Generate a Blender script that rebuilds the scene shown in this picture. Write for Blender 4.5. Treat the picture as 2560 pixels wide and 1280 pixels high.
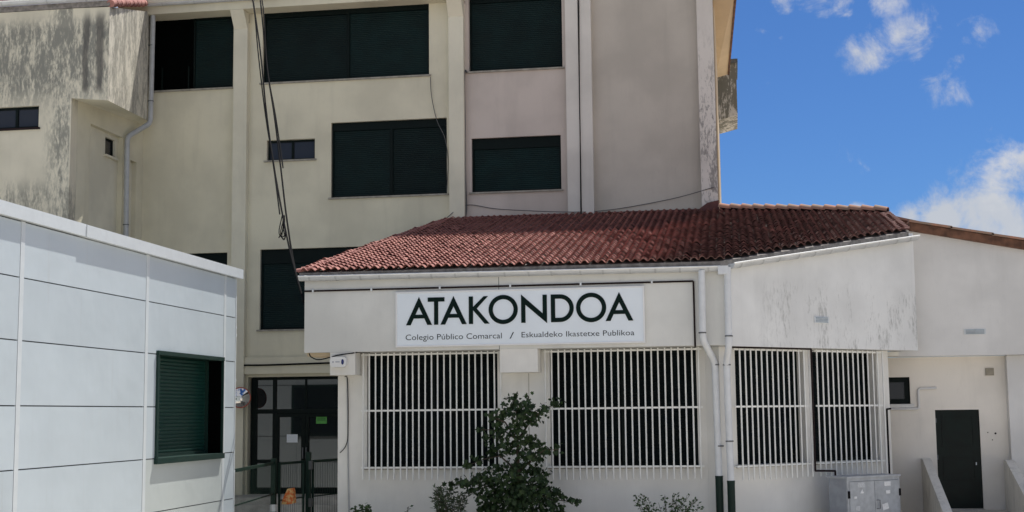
import bpy, math, random
import numpy as np
from mathutils import Vector, Matrix
random.seed(7); rng = np.random.default_rng(7)
scene = bpy.context.scene
for o in list(bpy.data.objects): bpy.data.objects.remove(o)
col = scene.collection
rad = math.radians

# ------------------------------------------------------------------ camera
FPX, ICX, ICY = 3400.0, 1280.0, 640.0          # focal length in photo pixels
PITCH, ROLL, YAW = rad(6.617), rad(-0.634), rad(-9.126)
EYE = Vector((0, 0, 2.6))
def cam_axes():
    cp, sp = math.cos(PITCH), math.sin(PITCH)
    f = Vector((0, cp, sp)); u = Vector((0, -sp, cp)); r = Vector((1, 0, 0))
    cr, sr = math.cos(ROLL), math.sin(ROLL)
    r2 = cr*r + sr*u; u2 = -sr*r + cr*u
    M = Matrix(((math.cos(YAW), math.sin(YAW), 0), (-math.sin(YAW), math.cos(YAW), 0), (0, 0, 1)))
    return M @ r2, M @ u2, M @ f
AR, AU, AF = cam_axes()
cd = bpy.data.cameras.new('camera'); cam = bpy.data.objects.new('camera', cd); col.objects.link(cam)
cam.matrix_world = Matrix(((AR.x, AU.x, -AF.x, EYE.x), (AR.y, AU.y, -AF.y, EYE.y), (AR.z, AU.z, -AF.z, EYE.z), (0, 0, 0, 1)))
cd.sensor_width = 36; cd.lens = FPX/2560*36; cd.clip_end = 2000; cd.clip_start = 0.1
scene.camera = cam
scene.render.resolution_x = 1024; scene.render.resolution_y = 512

def ray(x, y): return AF + AR*((x-ICX)/FPX) - AU*((y-ICY)/FPX)
def onY(x, y, Y):
    d = ray(x, y); return EYE + d*(Y/d.y)
def onX(x, y, X):
    d = ray(x, y); return EYE + d*(X/d.x)
def onP(x, y, p, n):
    d = ray(x, y); return EYE + d*((p-EYE).dot(n)/d.dot(n))

# ------------------------------------------------------------------ sky, sun, exposure
SUN = Vector((.21, .42, 1.0)).normalized()
SUN_EL = math.asin(SUN.z); SUN_AZ = math.atan2(SUN.x, SUN.y)
world = bpy.data.worlds.new('World'); scene.world = world; world.use_nodes = True
def N(nt, t, **kw):
    n = nt.nodes.new(t)
    for k, v in kw.items(): setattr(n, k, v)
    return n
def math_n(nt, op, a, b=None, clamp=False):
    n = nt.nodes.new('ShaderNodeMath'); n.operation = op; n.use_clamp = clamp
    for i, v in enumerate((a, b)):
        if v is None: continue
        if isinstance(v, (int, float)): n.inputs[i].default_value = v
        else: nt.links.new(v, n.inputs[i])
    return n.outputs[0]
def map_n(nt, v, a, b, c=0.0, d=1.0, smooth=True):
    n = nt.nodes.new('ShaderNodeMapRange'); n.interpolation_type = 'SMOOTHSTEP' if smooth else 'LINEAR'
    nt.links.new(v, n.inputs[0])
    for i, x in enumerate((a, b, c, d)): n.inputs[i+1].default_value = x
    return n.outputs[0]
def mix_n(nt, fac, a, b, mode='MIX'):
    n = nt.nodes.new('ShaderNodeMix'); n.data_type = 'RGBA'; n.blend_type = mode
    for s, v in ((n.inputs[0], fac), (n.inputs[6], a), (n.inputs[7], b)):
        if isinstance(v, (int, float)): s.default_value = v
        elif isinstance(v, tuple): s.default_value = (*v[:3], 1)
        else: nt.links.new(v, s)
    return n.outputs[2]
def noise_n(nt, vec, scale, detail=4, rough=.55, dist=0.0):
    n = nt.nodes.new('ShaderNodeTexNoise'); n.inputs['Scale'].default_value = scale
    n.inputs['Detail'].default_value = detail; n.inputs['Roughness'].default_value = rough; n.inputs['Distortion'].default_value = dist
    if vec is not None: nt.links.new(vec, n.inputs['Vector'])
    return n.outputs[0]

wt = world.node_tree; wt.nodes.clear()
wo = N(wt, 'ShaderNodeOutputWorld'); bg = N(wt, 'ShaderNodeBackground'); bg.inputs[1].default_value = 0.06
wt.links.new(bg.outputs[0], wo.inputs[0])
sky = N(wt, 'ShaderNodeTexSky', sky_type='NISHITA'); sky.sun_disc = False
sky.sun_elevation = SUN_EL; sky.sun_rotation = SUN_AZ; sky.altitude = 300; sky.air_density = 1.0; sky.dust_density = 0.3; sky.ozone_density = 2.0
skyc = mix_n(wt, 1.0, sky.outputs[0], (.40, .67, 1.08), 'MULTIPLY')
tc = N(wt, 'ShaderNodeTexCoord'); dirv = tc.outputs['Generated']
fbm = noise_n(wt, dirv, 24.0, 12, .66, .45)
fbm2 = noise_n(wt, dirv, 60.0, 6, .6, .2)
detail = math_n(wt, 'ADD', math_n(wt, 'MULTIPLY', fbm, .75), math_n(wt, 'MULTIPLY', fbm2, .25))
# unseen cloud cover added around the view for neutral fill light + the cumulus banks over the roofs
broad = noise_n(wt, dirv, 2.6, 5, .55)
gap = N(wt, 'ShaderNodeVectorMath', operation='DISTANCE'); wt.links.new(dirv, gap.inputs[0]); gap.inputs[1].default_value = ray(2100, 250).normalized()
dens = math_n(wt, 'MULTIPLY', map_n(wt, broad, .36, .60, .0, .95), map_n(wt, gap.outputs['Value'], .22, .55))
CL = [(2530, 440, .024, .9), (2460, 545, .026, 1.0), (2360, 550, .020, 1.0), (2275, 550, .012, .8), (2560, 560, .036, 1.), (2640, 490, .036, 1.), (2140, 530, .007, .6),
      (2130, 145, .014, .60), (2190, 130, .017, .60), (2240, 105, .016, .52), (2290, 80, .014, .42), (2350, 190, .017, .45), (2395, 215, .015, .48), (2290, 130, .014, .40), (2375, 165, .014, .40), (2165, 165, .010, .50),
      (1915, 90, .009, .48), (1940, 100, .007, .45), (2040, 5, .016, .6), (2110, 8, .014, .5), (2215, -5, .013, .5), (2440, 85, .012, .36), (1960, 10, .012, .45), (2030, 100, .006, .36)]
acc = None
for (px, py, r, a) in CL:
    d = ray(px, py).normalized()
    vn = N(wt, 'ShaderNodeVectorMath', operation='DISTANCE'); wt.links.new(dirv, vn.inputs[0]); vn.inputs[1].default_value = d
    m = map_n(wt, vn.outputs['Value'], 0, r*1.9, a, 0)
    acc = m if acc is None else math_n(wt, 'MAXIMUM', acc, m)
dens = math_n(wt, 'MAXIMUM', dens, acc)
cl = math_n(wt, 'SUBTRACT', math_n(wt, 'ADD', dens, math_n(wt, 'MULTIPLY', detail, 2.5)), 1.53)
cmask = map_n(wt, cl, 0.0, .72)
shade = noise_n(wt, dirv, 14.0, 5, .6)
ccol = mix_n(wt, map_n(wt, shade, .38, .62), (6.6, 6.9, 7.4), (8.6, 8.5, 8.4))
skyf = mix_n(wt, math_n(wt, 'MULTIPLY', cmask, .93), skyc, ccol)
wt.links.new(skyf, bg.inputs[0])
sl = bpy.data.lights.new('sun', 'SUN'); sl.energy = 4.2; sl.angle = rad(.53); sl.color = (1, .96, .9)
so = bpy.data.objects.new('sun', sl); col.objects.link(so); so.rotation_euler = (-SUN).to_track_quat('-Z', 'Y').to_euler()
vs = scene.view_settings; vs.view_transform = 'Standard'; vs.look = 'None'; vs.gamma = 1; vs.exposure = 0.50
try: vs.use_curve_mapping = False
except Exception: pass

# ------------------------------------------------------------------ materials
MATS = {}
def new_mat(name):
    m = bpy.data.materials.new(name); m.use_nodes = True; nt = m.node_tree
    b = nt.nodes['Principled BSDF']; MATS[name] = m
    return m, nt, b
def pos_n(nt):
    return nt.nodes.new('ShaderNodeNewGeometry').outputs['Position']
def scaled(nt, v, s):
    n = nt.nodes.new('ShaderNodeMapping'); n.inputs['Scale'].default_value = s; nt.links.new(v, n.inputs[0]); return n.outputs[0]
def axis(nt, v, k):
    n = nt.nodes.new('ShaderNodeSeparateXYZ'); nt.links.new(v, n.inputs[0]); return n.outputs[k]
def plain(name, c, rough=.6, metal=0.0, var=.12, scale=6.0, bump=0.0, spec=.5, orand=0.0):
    m, nt, b = new_mat(name); p = pos_n(nt)
    n = noise_n(nt, p, scale, 5)
    c2 = tuple(x*(1-var) for x in c); c1 = tuple(min(1, x*(1+var)) for x in c)
    nt.links.new(mix_n(nt, map_n(nt, n, .3, .7), c2, c1), b.inputs['Base Color'])
    if orand:
        kk = nt.nodes['Principled BSDF'].inputs['Base Color'].links[0].from_socket; oi = nt.nodes.new('ShaderNodeObjectInfo')
        hs = nt.nodes.new('ShaderNodeHueSaturation'); nt.links.new(map_n(nt, oi.outputs['Random'], 0, 1, 1-orand, 1+orand, False), hs.inputs['Value']); nt.links.new(kk, hs.inputs['Color']); nt.links.new(hs.outputs[0], b.inputs['Base Color'])
    b.inputs['Roughness'].default_value = rough; b.inputs['Metallic'].default_value = metal
    b.inputs['Specular IOR Level'].default_value = spec
    if bump:
        bn = nt.nodes.new('ShaderNodeBump'); bn.inputs['Strength'].default_value = bump; bn.inputs['Distance'].default_value = .01
        nt.links.new(noise_n(nt, p, scale*10, 3), bn.inputs['Height']); nt.links.new(bn.outputs[0], b.inputs['Normal'])
    return m
def stucco(name, c, dirt=(.22, .22, .19), amt=.25, thr=(.55, .8), scale=.9, region=None, var=.08, extra=None):
    """painted render: patchy paint, vertical rain streaks, speckled grime"""
    m, nt, b = new_mat(name); p = pos_n(nt)
    big = noise_n(nt, p, .55, 4)
    streak = noise_n(nt, scaled(nt, p, (3.2, 3.2, .35)), 1.0, 5, .6)
    fine = noise_n(nt, scaled(nt, p, (1.8, 1.8, .5)), 11.0, 8, .72)
    patch = noise_n(nt, scaled(nt, p, (1.7, 1.7, .55)), scale, 12, .72, .3)
    c2 = tuple(x*(1-var) for x in c); c1 = tuple(min(1, x*(1+var)) for x in c)
    k = mix_n(nt, map_n(nt, big, .35, .65), c2, c1)
    k = mix_n(nt, math_n(nt, 'MULTIPLY', map_n(nt, streak, .5, .75), .16), k, tuple(x*.62 for x in c))
    k = mix_n(nt, math_n(nt, 'MULTIPLY', map_n(nt, fine, .52, .75), .10), k, tuple(x*.6 for x in c))
    g = math_n(nt, 'ADD', math_n(nt, 'MULTIPLY', patch, .55), math_n(nt, 'MULTIPLY', fine, .45))
    g = map_n(nt, g, thr[0], thr[1])
    if region: g = math_n(nt, 'MULTIPLY', g, region(nt, p))
    k = mix_n(nt, math_n(nt, 'MULTIPLY', g, amt), k, dirt)
    if extra: k = extra(nt, p, k)
    nt.links.new(k, b.inputs['Base Color']); b.inputs['Roughness'].default_value = .92
    b.inputs['Specular IOR Level'].default_value = .2
    bn = nt.nodes.new('ShaderNodeBump'); bn.inputs['Strength'].default_value = .35; bn.inputs['Distance'].default_value = .006
    nt.links.new(noise_n(nt, p, 55.0, 4), bn.inputs['Height']); nt.links.new(bn.outputs[0], b.inputs['Normal'])
    return m
def band(nt, v, a, b, c, d):
    return math_n(nt, 'MULTIPLY', map_n(nt, v, a, b), map_n(nt, v, c, d, 1, 0))

CREAM = (.655, .615, .475)
stucco('cream', CREAM, amt=.12)
stucco('cream_pil', (.685, .65, .52), amt=.12)
stucco('pink', (.555, .49, .435), amt=.10)
stucco('pale', (.505, .465, .40), amt=.3, thr=(.52, .7), region=lambda nt, p: math_n(nt, 'MULTIPLY', map_n(nt, axis(nt, p, 2), 11.2, 8.2), map_n(nt, axis(nt, p, 0), -2.6, -.8)))
stucco('white_pil', (.66, .63, .57), amt=.08)
stucco('peeling_pil', (.66, .62, .56), dirt=(.20, .19, .18), amt=.75, thr=(.50, .57), scale=2.0, region=lambda nt, p: map_n(nt, axis(nt, p, 2), 13.2, 10.5))
stucco('soffit_warm', (.62, .50, .34), dirt=(.2, .16, .12), amt=.5, thr=(.62, .72), scale=1.6)  # warm bounce light from below is put into the base colour
stucco('mottled', (.60, .58, .53), dirt=(.12, .12, .095), amt=.85, thr=(.46, .52), scale=1.6)
def grey_extra(nt, p, k):
    x, z = axis(nt, p, 0), axis(nt, p, 2)
    nz = noise_n(nt, scaled(nt, p, (5, 5, 1.2)), 1.0, 6, .7)
    wob = math_n(nt, 'ADD', x, math_n(nt, 'MULTIPLY', math_n(nt, 'SUBTRACT', nz, .5), .18))
    s1 = band(nt, wob, -16.17, -16.08, -16.0, -15.93); s2 = band(nt, wob, -15.82, -15.70, -15.62, -15.50)
    s = math_n(nt, 'MULTIPLY', math_n(nt, 'MAXIMUM', s1, s2), band(nt, z, 10.7, 11.0, 12.6, 13.1))
    return mix_n(nt, math_n(nt, 'MULTIPLY', s, .85), k, (.11, .105, .095))
stucco('grimy', (.66, .61, .48), dirt=(.20, .20, .175), amt=.9, thr=(.42, .56), scale=1.7,
       region=lambda nt, p: math_n(nt, 'MAXIMUM', band(nt, axis(nt, p, 2), 10.1, 11.2, 12.5, 13.0),
              math_n(nt, 'MAXIMUM', math_n(nt, 'MULTIPLY', band(nt, axis(nt, p, 0), -17.3, -16.7, -16.45, -16.4), .9),
                     math_n(nt, 'MULTIPLY', map_n(nt, axis(nt, p, 2), 8.8, 8.2), .8))), extra=grey_extra)
stucco('grimy_side', (.70, .66, .55), dirt=(.26, .25, .21), amt=.8, thr=(.44, .55), scale=1.3)
stucco('fascia', (.70, .70, .66), amt=.35, thr=(.58, .72), scale=1.4, region=lambda nt, p: math_n(nt, 'MAXIMUM', map_n(nt, axis(nt, p, 0), -7.9, -8.5), .15))
stucco('fascia_oblique', (.76, .765, .745), dirt=(.30, .30, .28), amt=.65, thr=(.50, .63), scale=1.3,
       region=lambda nt, p: math_n(nt, 'MULTIPLY', band(nt, axis(nt, p, 2), 3.7, 3.9, 4.9, 5.3), map_n(nt, axis(nt, p, 0), .2, 1.3)))
stucco('wing_wall', (.80, .785, .73), amt=.15)
stucco('annex_wall', (.70, .69, .665), amt=.12)
stucco('annex_door_wall', (.80, .75, .67), amt=.15)
stucco('stair_wall_render', (.72, .69, .62), dirt=(.30, .28, .24), amt=.4, thr=(.48, .62), scale=2.0)
plain('green_shutter', (.0018, .0125, .0120), .6, var=.2, scale=2, spec=.22, orand=.35)
plain('deep_shutter', (.0010, .0045, .0052), .65, var=.2, scale=2, spec=.12)
plain('green_frame', (.0015, .006, .005), .55, spec=.15)
plain('door_green', (.001, .007, .0055), .35, var=.3, scale=5, spec=.2)
plain('module_green', (.006, .040, .031), .45, var=.1, spec=.3)
plain('module_frame', (.008, .030, .024), .45, var=.08, spec=.3)
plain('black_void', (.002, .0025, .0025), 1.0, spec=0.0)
plain('sill_stone', (.30, .28, .235), .8, var=.2)
plain('white_metal', (.74, .75, .74), .42, var=.05)
plain('gutter_metal', (.52, .535, .54), .4, metal=.2, var=.08, scale=3)
plain('pvc_pipe', (.66, .68, .69), .4, var=.05)
plain('grey_pipe', (.42, .43, .43), .45, var=.08)
plain('dark_clip', (.10, .105, .11), .5)
plain('boot_green', (.005, .020, .014), .5, spec=.25)
plain('grille_paint', (.84, .84, .80), .5, var=.06, scale=4)
plain('conduit_brown', (.020, .011, .011), .6, spec=.15)
plain('cable_black', (.008, .008, .009), .9, spec=.1)
plain('cable_grey', (.10, .10, .10), .6)
plain('sign_white', (.80, .86, .90), .35, var=.02, scale=2)
plain('sign_frame', (.80, .80, .79), .4, var=.03)
plain('letter_green', (.002, .012, .0095), .6, spec=.12)
plain('letter_dark', (.008, .014, .017), .6, spec=.1)
plain('flashing', (.115, .040, .035), .75, var=.25)
plain('mortar', (.23, .21, .19), .95, var=.3, scale=9, bump=.5)
plain('cabinet_grey', (.37, .39, .41), .5, var=.12, scale=7)
plain('cabinet_side', (.29, .31, .34), .5, var=.1)
plain('sticker_white', (.72, .73, .74), .5, var=.1, scale=30)
plain('sticker_grey', (.48, .50, .52), .5, var=.15, scale=30)
plain('concrete', (.46, .44, .40), .9, var=.2, scale=3, bump=.3)
plain('pale_paving', (.50, .455, .39), .92, var=.2, scale=.8, bump=.3)
plain('bark', (.06, .045, .03), .9, var=.3, scale=20)
plain('fence_green', (.006, .026, .018), .5, spec=.25)
plain('paper', (.72, .75, .78), .7, var=.03)
plain('green_paper', (.10, .36, .07), .7, var=.1, scale=40)
plain('mirror_rim', (.42, .09, .05), .5)
plain('mirror_back', (.35, .34, .33), .6)
plain('alarm_white', (.78, .78, .76), .35, var=.02)
plain('alarm_blue', (.02, .03, .14), .25)
plain('alarm_mark', (.45, .46, .50), .5)
plain('brown_verge', (.135, .062, .035), .85, var=.45, scale=5)
plain('box_beige', (.30, .27, .21), .8)
plain('vent_white', (.66, .69, .70), .5)
plain('vent_slot', (.26, .32, .36), .5)
def mat_bag():
    m, nt, b = new_mat('bag_orange'); p = pos_n(nt)
    k = mix_n(nt, map_n(nt, noise_n(nt, p, 14, 3), .42, .6), (.72, .15, .02), (.80, .52, .22)); nt.links.new(k, b.inputs['Base Color']); b.inputs['Roughness'].default_value = .4
mat_bag()
def mat_mirror():
    m, nt, b = new_mat('mirror_glass'); b.inputs['Metallic'].default_value = 1; b.inputs['Roughness'].default_value = .04; b.inputs['Base Color'].default_value = (.6, .6, .6, 1)
mat_mirror()
def mat_glass():
    m, nt, b = new_mat('dark_glass'); b.inputs['Base Color'].default_value = (.012, .014, .016, 1); b.inputs['Roughness'].default_value = .02
    b.inputs['Specular IOR Level'].default_value = .5; b.inputs['IOR'].default_value = 1.85
    m, nt, b = new_mat('pane_glass'); b.inputs['Base Color'].default_value = (.032, .032, .034, 1); b.inputs['Roughness'].default_value = .2
    b.inputs['Specular IOR Level'].default_value = .4
mat_glass()
def mat_panel():
    for name, c in (('module_panel', (.545, .615, .650)), ('module_panel_warm', (.55, .60, .585))):
        m, nt, b = new_mat(name); p = pos_n(nt)
        k = mix_n(nt, map_n(nt, noise_n(nt, p, .9, 5), .3, .7), tuple(x*.95 for x in c), c)
        z = axis(nt, p, 2)
        st = noise_n(nt, scaled(nt, p, (6, 6, .8)), 1.0, 6, .6)
        k = mix_n(nt, math_n(nt, 'MULTIPLY', map_n(nt, st, .55, .8), .12), k, (.48, .50, .50))
        run = noise_n(nt, scaled(nt, p, (9, 9, .5)), 1.0, 7, .65)
        k = mix_n(nt, math_n(nt, 'MULTIPLY', map_n(nt, run, .56, .74), .14), k, (.40, .40, .37))
        oi = nt.nodes.new('ShaderNodeObjectInfo'); hs = nt.nodes.new('ShaderNodeHueSaturation')
        nt.links.new(map_n(nt, oi.outputs['Random'], 0, 1, .95, 1.04, False), hs.inputs['Value']); nt.links.new(k, hs.inputs['Color'])
        nt.links.new(hs.outputs[0], b.inputs['Base Color']); b.inputs['Roughness'].default_value = .38
        bn = nt.nodes.new('ShaderNodeBump'); bn.inputs['Strength'].default_value = .5; bn.inputs['Distance'].default_value = .03
        nt.links.new(noise_n(nt, p, 1.6, 2), bn.inputs['Height']); nt.links.new(bn.outputs[0], b.inputs['Normal'])
    plain('module_trim', (.63, .675, .69), .4, var=.03)
    plain('module_joint', (.10, .11, .115), .8)
mat_panel()
def mat_tile():
    m, nt, b = new_mat('roof_tile'); p = pos_n(nt)
    v = nt.nodes.new('ShaderNodeTexVoronoi'); v.inputs['Scale'].default_value = 1.0
    nt.links.new(scaled(nt, p, (6.17, 4.1, 1.0)), v.inputs['Vector'])
    per = axis(nt, v.outputs['Color'], 0)
    k = mix_n(nt, per, (.235, .090, .075), (.42, .195, .160))
    fine = noise_n(nt, p, 26, 4, .7)
    k = mix_n(nt, math_n(nt, 'MULTIPLY', map_n(nt, fine, .5, .72), .35), k, (.16, .070, .058))
    x = axis(nt, p, 0); g = noise_n(nt, p, .8, 6, .68)
    side = math_n(nt, 'ADD', map_n(nt, x, -2.8, .2, 0, .52), math_n(nt, 'MULTIPLY', g, .9))
    lich = map_n(nt, side, .62, .98)
    k = mix_n(nt, math_n(nt, 'MULTIPLY', lich, .62), k, (.060, .040, .034))
    lf = noise_n(nt, p, 7.0, 6, .75)
    k = mix_n(nt, math_n(nt, 'MULTIPLY', map_n(nt, lf, .62, .74), .45), k, (.30, .26, .22))
    nt.links.new(k, b.inputs['Base Color']); b.inputs['Roughness'].default_value = .85
    bn = nt.nodes.new('ShaderNodeBump'); bn.inputs['Strength'].default_value = .4; bn.inputs['Distance'].default_value = .01
    nt.links.new(fine, bn.inputs['Height']); nt.links.new(bn.outputs[0], b.inputs['Normal'])
    m, nt, b = new_mat('ridge_tile'); p = pos_n(nt)
    k = mix_n(nt, map_n(nt, noise_n(nt, p, 3.2, 6, .7), .35, .65), (.42, .20, .13), (.27, .20, .15))
    nt.links.new(k, b.inputs['Base Color']); b.inputs['Roughness'].default_value = .9
mat_tile()
def mat_leaf(name, c1, c2):
    m, nt, b = new_mat(name); p = pos_n(nt)
    k = mix_n(nt, map_n(nt, noise_n(nt, p, 16, 4, .7), .33, .68), c1, c2)
    nt.links.new(k, b.inputs['Base Color']); b.inputs['Roughness'].default_value = .5; b.inputs['Specular IOR Level'].default_value = .3
    tr = nt.nodes.new('ShaderNodeBsdfTranslucent'); nt.links.new(k, tr.inputs[0]); ms = nt.nodes.new('ShaderNodeMixShader'); ms.inputs[0].default_value = .2
    nt.links.new(b.outputs[0], ms.inputs[1]); nt.links.new(tr.outputs[0], ms.inputs[2]); nt.links.new(ms.outputs[0], nt.nodes['Material Output'].inputs[0])
mat_leaf('leaf_dark', (.010, .026, .010), (.042, .078, .024))
mat_leaf('leaf_grey', (.045, .07, .04), (.085, .115, .06))
mat_leaf('leaf_mid', (.035, .07, .025), (.07, .12, .04))

# ------------------------------------------------------------------ mesh helpers
class MB:
    def __init__(s): s.v = []; s.f = []; s.sm = []
    def add(s, vs, fs, smooth=False):
        o = len(s.v); s.v += [tuple(v) for v in vs]
        for f in fs: s.f.append(tuple(i+o for i in f)); s.sm.append(smooth)
    def box(s, x0, x1, y0, y1, z0, z1, fr=None):
        vs = [(x, y, z) for x in (x0, x1) for y in (y0, y1) for z in (z0, z1)]
        if fr: vs = [fr(*v) for v in vs]
        s.add(vs, [(0, 1, 3, 2), (4, 6, 7, 5), (0, 4, 5, 1), (2, 3, 7, 6), (0, 2, 6, 4), (1, 5, 7, 3)]); return s
    def prism(s, poly, off):
        """polygon (3d points) extruded by vector off"""
        n = len(poly); off = Vector(off); a = [Vector(p) for p in poly]; b = [p+off for p in a]
        s.add(a+b, [tuple(range(n))[::-1], tuple(range(n, 2*n))] + [(i, (i+1) % n, n+(i+1) % n, n+i) for i in range(n)]); return s
    def tube(s, pts, r, n=8, cap=True):
        pts = [Vector(p) for p in pts]; rs = r if isinstance(r, (list, tuple)) else [r]*len(pts)
        rings = []; up = None
        for i, p in enumerate(pts):
            t = (pts[min(i+1, len(pts)-1)] - pts[max(i-1, 0)]).normalized()
            if up is None: up = Vector((0, 0, 1)) if abs(t.z) < .9 else Vector((0, 1, 0))
            a = t.cross(up).normalized(); up2 = a.cross(t).normalized(); up = up2
            rings.append([p + (a*math.cos(2*math.pi*k/n) + up2*math.sin(2*math.pi*k/n))*rs[i] for k in range(n)])
        vs = [v for R in rings for v in R]
        fs = [(i*n+k, i*n+(k+1) % n, (i+1)*n+(k+1) % n, (i+1)*n+k) for i in range(len(pts)-1) for k in range(n)]
        s.add(vs, fs, True)
        if cap: s.add(rings[0], [tuple(range(n))[::-1]]); s.add(rings[-1], [tuple(range(n))])
        return s
    def build(s, name, mat, parent=None, kind=None):
        me = bpy.data.meshes.new(name); me.from_pydata(s.v, [], s.f); me.update()
        me.polygons.foreach_set('use_smooth', s.sm)
        me.materials.append(MATS[mat]); o = bpy.data.objects.new(name, me); col.objects.link(o)
        if parent is not None: setpar(o, parent)
        if kind: o['kind'] = kind
        return o
def world_of(o):
    return (world_of(o.parent) @ o.matrix_parent_inverse @ o.matrix_basis) if o.parent else o.matrix_basis.copy()
def setpar(o, parent):
    o.parent = parent; o.matrix_parent_inverse = world_of(parent).inverted()
def thing(name, label, cat, loc=(0, 0, 0), group=None):
    o = bpy.data.objects.new(name, None); o.location = loc; o.empty_display_size = .2; col.objects.link(o)
    return tag(o, label, cat, group)
def tag(o, label, cat, group=None):
    o['label'] = label; o['category'] = cat
    if group: o['group'] = group
    return o
def shared(name, me, mat_world, parent):
    o = bpy.data.objects.new(name, me); col.objects.link(o); o.matrix_basis = mat_world; setpar(o, parent); return o
# wall frames: (u along the wall, w inwards, z)
def frame(o, ud, inn):
    o, ud, inn = Vector(o), Vector(ud), Vector(inn)
    return lambda u, w, z: o + ud*u + inn*w + Vector((0, 0, z))
def frY(Y): return frame((0, Y, 0), (1, 0, 0), (0, 1, 0))
def wall(mb, fr, u0, u1, z0, z1, th, holes=(), top=None):
    """wall slab with rectangular openings, reveals included"""
    us = sorted({u0, u1, *[h[0] for h in holes], *[h[1] for h in holes]}); us = [u for u in us if u0 <= u <= u1]
    zs = sorted({z0, z1, *[h[2] for h in holes], *[h[3] for h in holes]}); zs = [z for z in zs if z0 <= z <= z1]
    nu, nz = len(us)-1, len(zs)-1
    def solid(i, j):
        if i < 0 or j < 0 or i >= nu or j >= nz: return False
        cu, cz = (us[i]+us[i+1])/2, (zs[j]+zs[j+1])/2
        return not any(h[0] < cu < h[1] and h[2] < cz < h[3] for h in holes)
    def Z(u, z): return top(u) if (top and z == z1) else z
    def q(a):
        mb.add([fr(u, w, Z(u, z)) for u, w, z in a], [(0, 1, 2, 3)])
    for i in range(nu):
        for j in range(nz):
            if not solid(i, j): continue
            a, b, c, d = us[i], us[i+1], zs[j], zs[j+1]
            q([(a, 0, c), (b, 0, c), (b, 0, d), (a, 0, d)]); q([(a, th, c), (a, th, d), (b, th, d), (b, th, c)])
            if not solid(i-1, j): q([(a, 0, c), (a, 0, d), (a, th, d), (a, th, c)])
            if not solid(i+1, j): q([(b, 0, c), (b, th, c), (b, th, d), (b, 0, d)])
            if not solid(i, j-1): q([(a, 0, c), (a, th, c), (b, th, c), (b, 0, c)])
            if not solid(i, j+1): q([(a, 0, d), (b, 0, d), (b, th, d), (a, th, d)])
    return mb
def shutter_mesh(mb, fr, u0, u1, z0, z1, w, h=.055, d=.012):
    n = max(2, round((z1-z0)/h)); hh = (z1-z0)/n; prof = []
    for i in range(n):
        zb = z0+i*hh
        prof += [(w+d, zb), (w+.2*d, zb+.18*hh), (w, zb+.5*hh), (w+.2*d, zb+.85*hh)]
    prof.append((w+d, z1)); m = len(prof)
    vs = [fr(u, a, z) for u in (u0, u1) for a, z in prof]
    mb.add(vs, [(i, m+i, m+i+1, i+1) for i in range(m-1)]); return mb
def shutter_window(parent, fr, u0, u1, z0, z1, w=.12, mull=(), boxh=0.0, fm='green_frame', sm='green_shutter'):
    f = .05; mb = MB()
    mb.box(u0, u0+f, w-.03, w+.05, z0, z1, fr); mb.box(u1-f, u1, w-.03, w+.05, z0, z1, fr)
    mb.box(u0+f, u1-f, w-.03, w+.05, z1-f-boxh, z1, fr); mb.box(u0+f, u1-f, w-.03, w+.05, z0, z0+f, fr)
    for m in mull: mb.box(m-.04, m+.04, w-.03, w+.05, z0+f, z1-f-boxh, fr)
    win = mb.build('window', fm, parent)
    cuts = [u0+f, *mull, u1-f]
    for i in range(len(cuts)-1):
        a = cuts[i] + (.04 if i else 0); b = cuts[i+1] - (.04 if i < len(cuts)-2 else 0)
        shutter_mesh(MB(), fr, a, b, z0+f, z1-f-boxh, w+.01).build('roller_shutter', sm, win)
    return win
def pane_window(parent, fr, u0, u1, z0, z1, w=.12, mull=(), f=.06, glass='pane_glass'):
    mb = MB()
    mb.box(u0, u0+f, w-.03, w+.05, z0, z1, fr); mb.box(u1-f, u1, w-.03, w+.05, z0, z1, fr)
    mb.box(u0+f, u1-f, w-.03, w+.05, z1-f, z1, fr); mb.box(u0+f, u1-f, w-.03, w+.05, z0, z0+f, fr)
    for m in mull: mb.box(m-f*.6, m+f*.6, w-.03, w+.05, z0+f, z1-f, fr)
    win = mb.build('window', 'green_frame', parent); cuts = [u0+f, *mull, u1-f]
    for i in range(len(cuts)-1):
        a = cuts[i] + (f*.6 if i else 0); b = cuts[i+1] - (f*.6 if i < len(cuts)-2 else 0)
        MB().box(a, b, w, w+.02, z0+f, z1-f, fr).build('pane', glass, win)
    return win
def sill(parent, fr, u0, u1, z, out=.06, t=.045, inn=.12, mat='sill_stone'):
    return MB().box(u0-.07, u1+.05, -out, inn, z-t, z, fr).build('window_sill', mat, parent)
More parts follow.
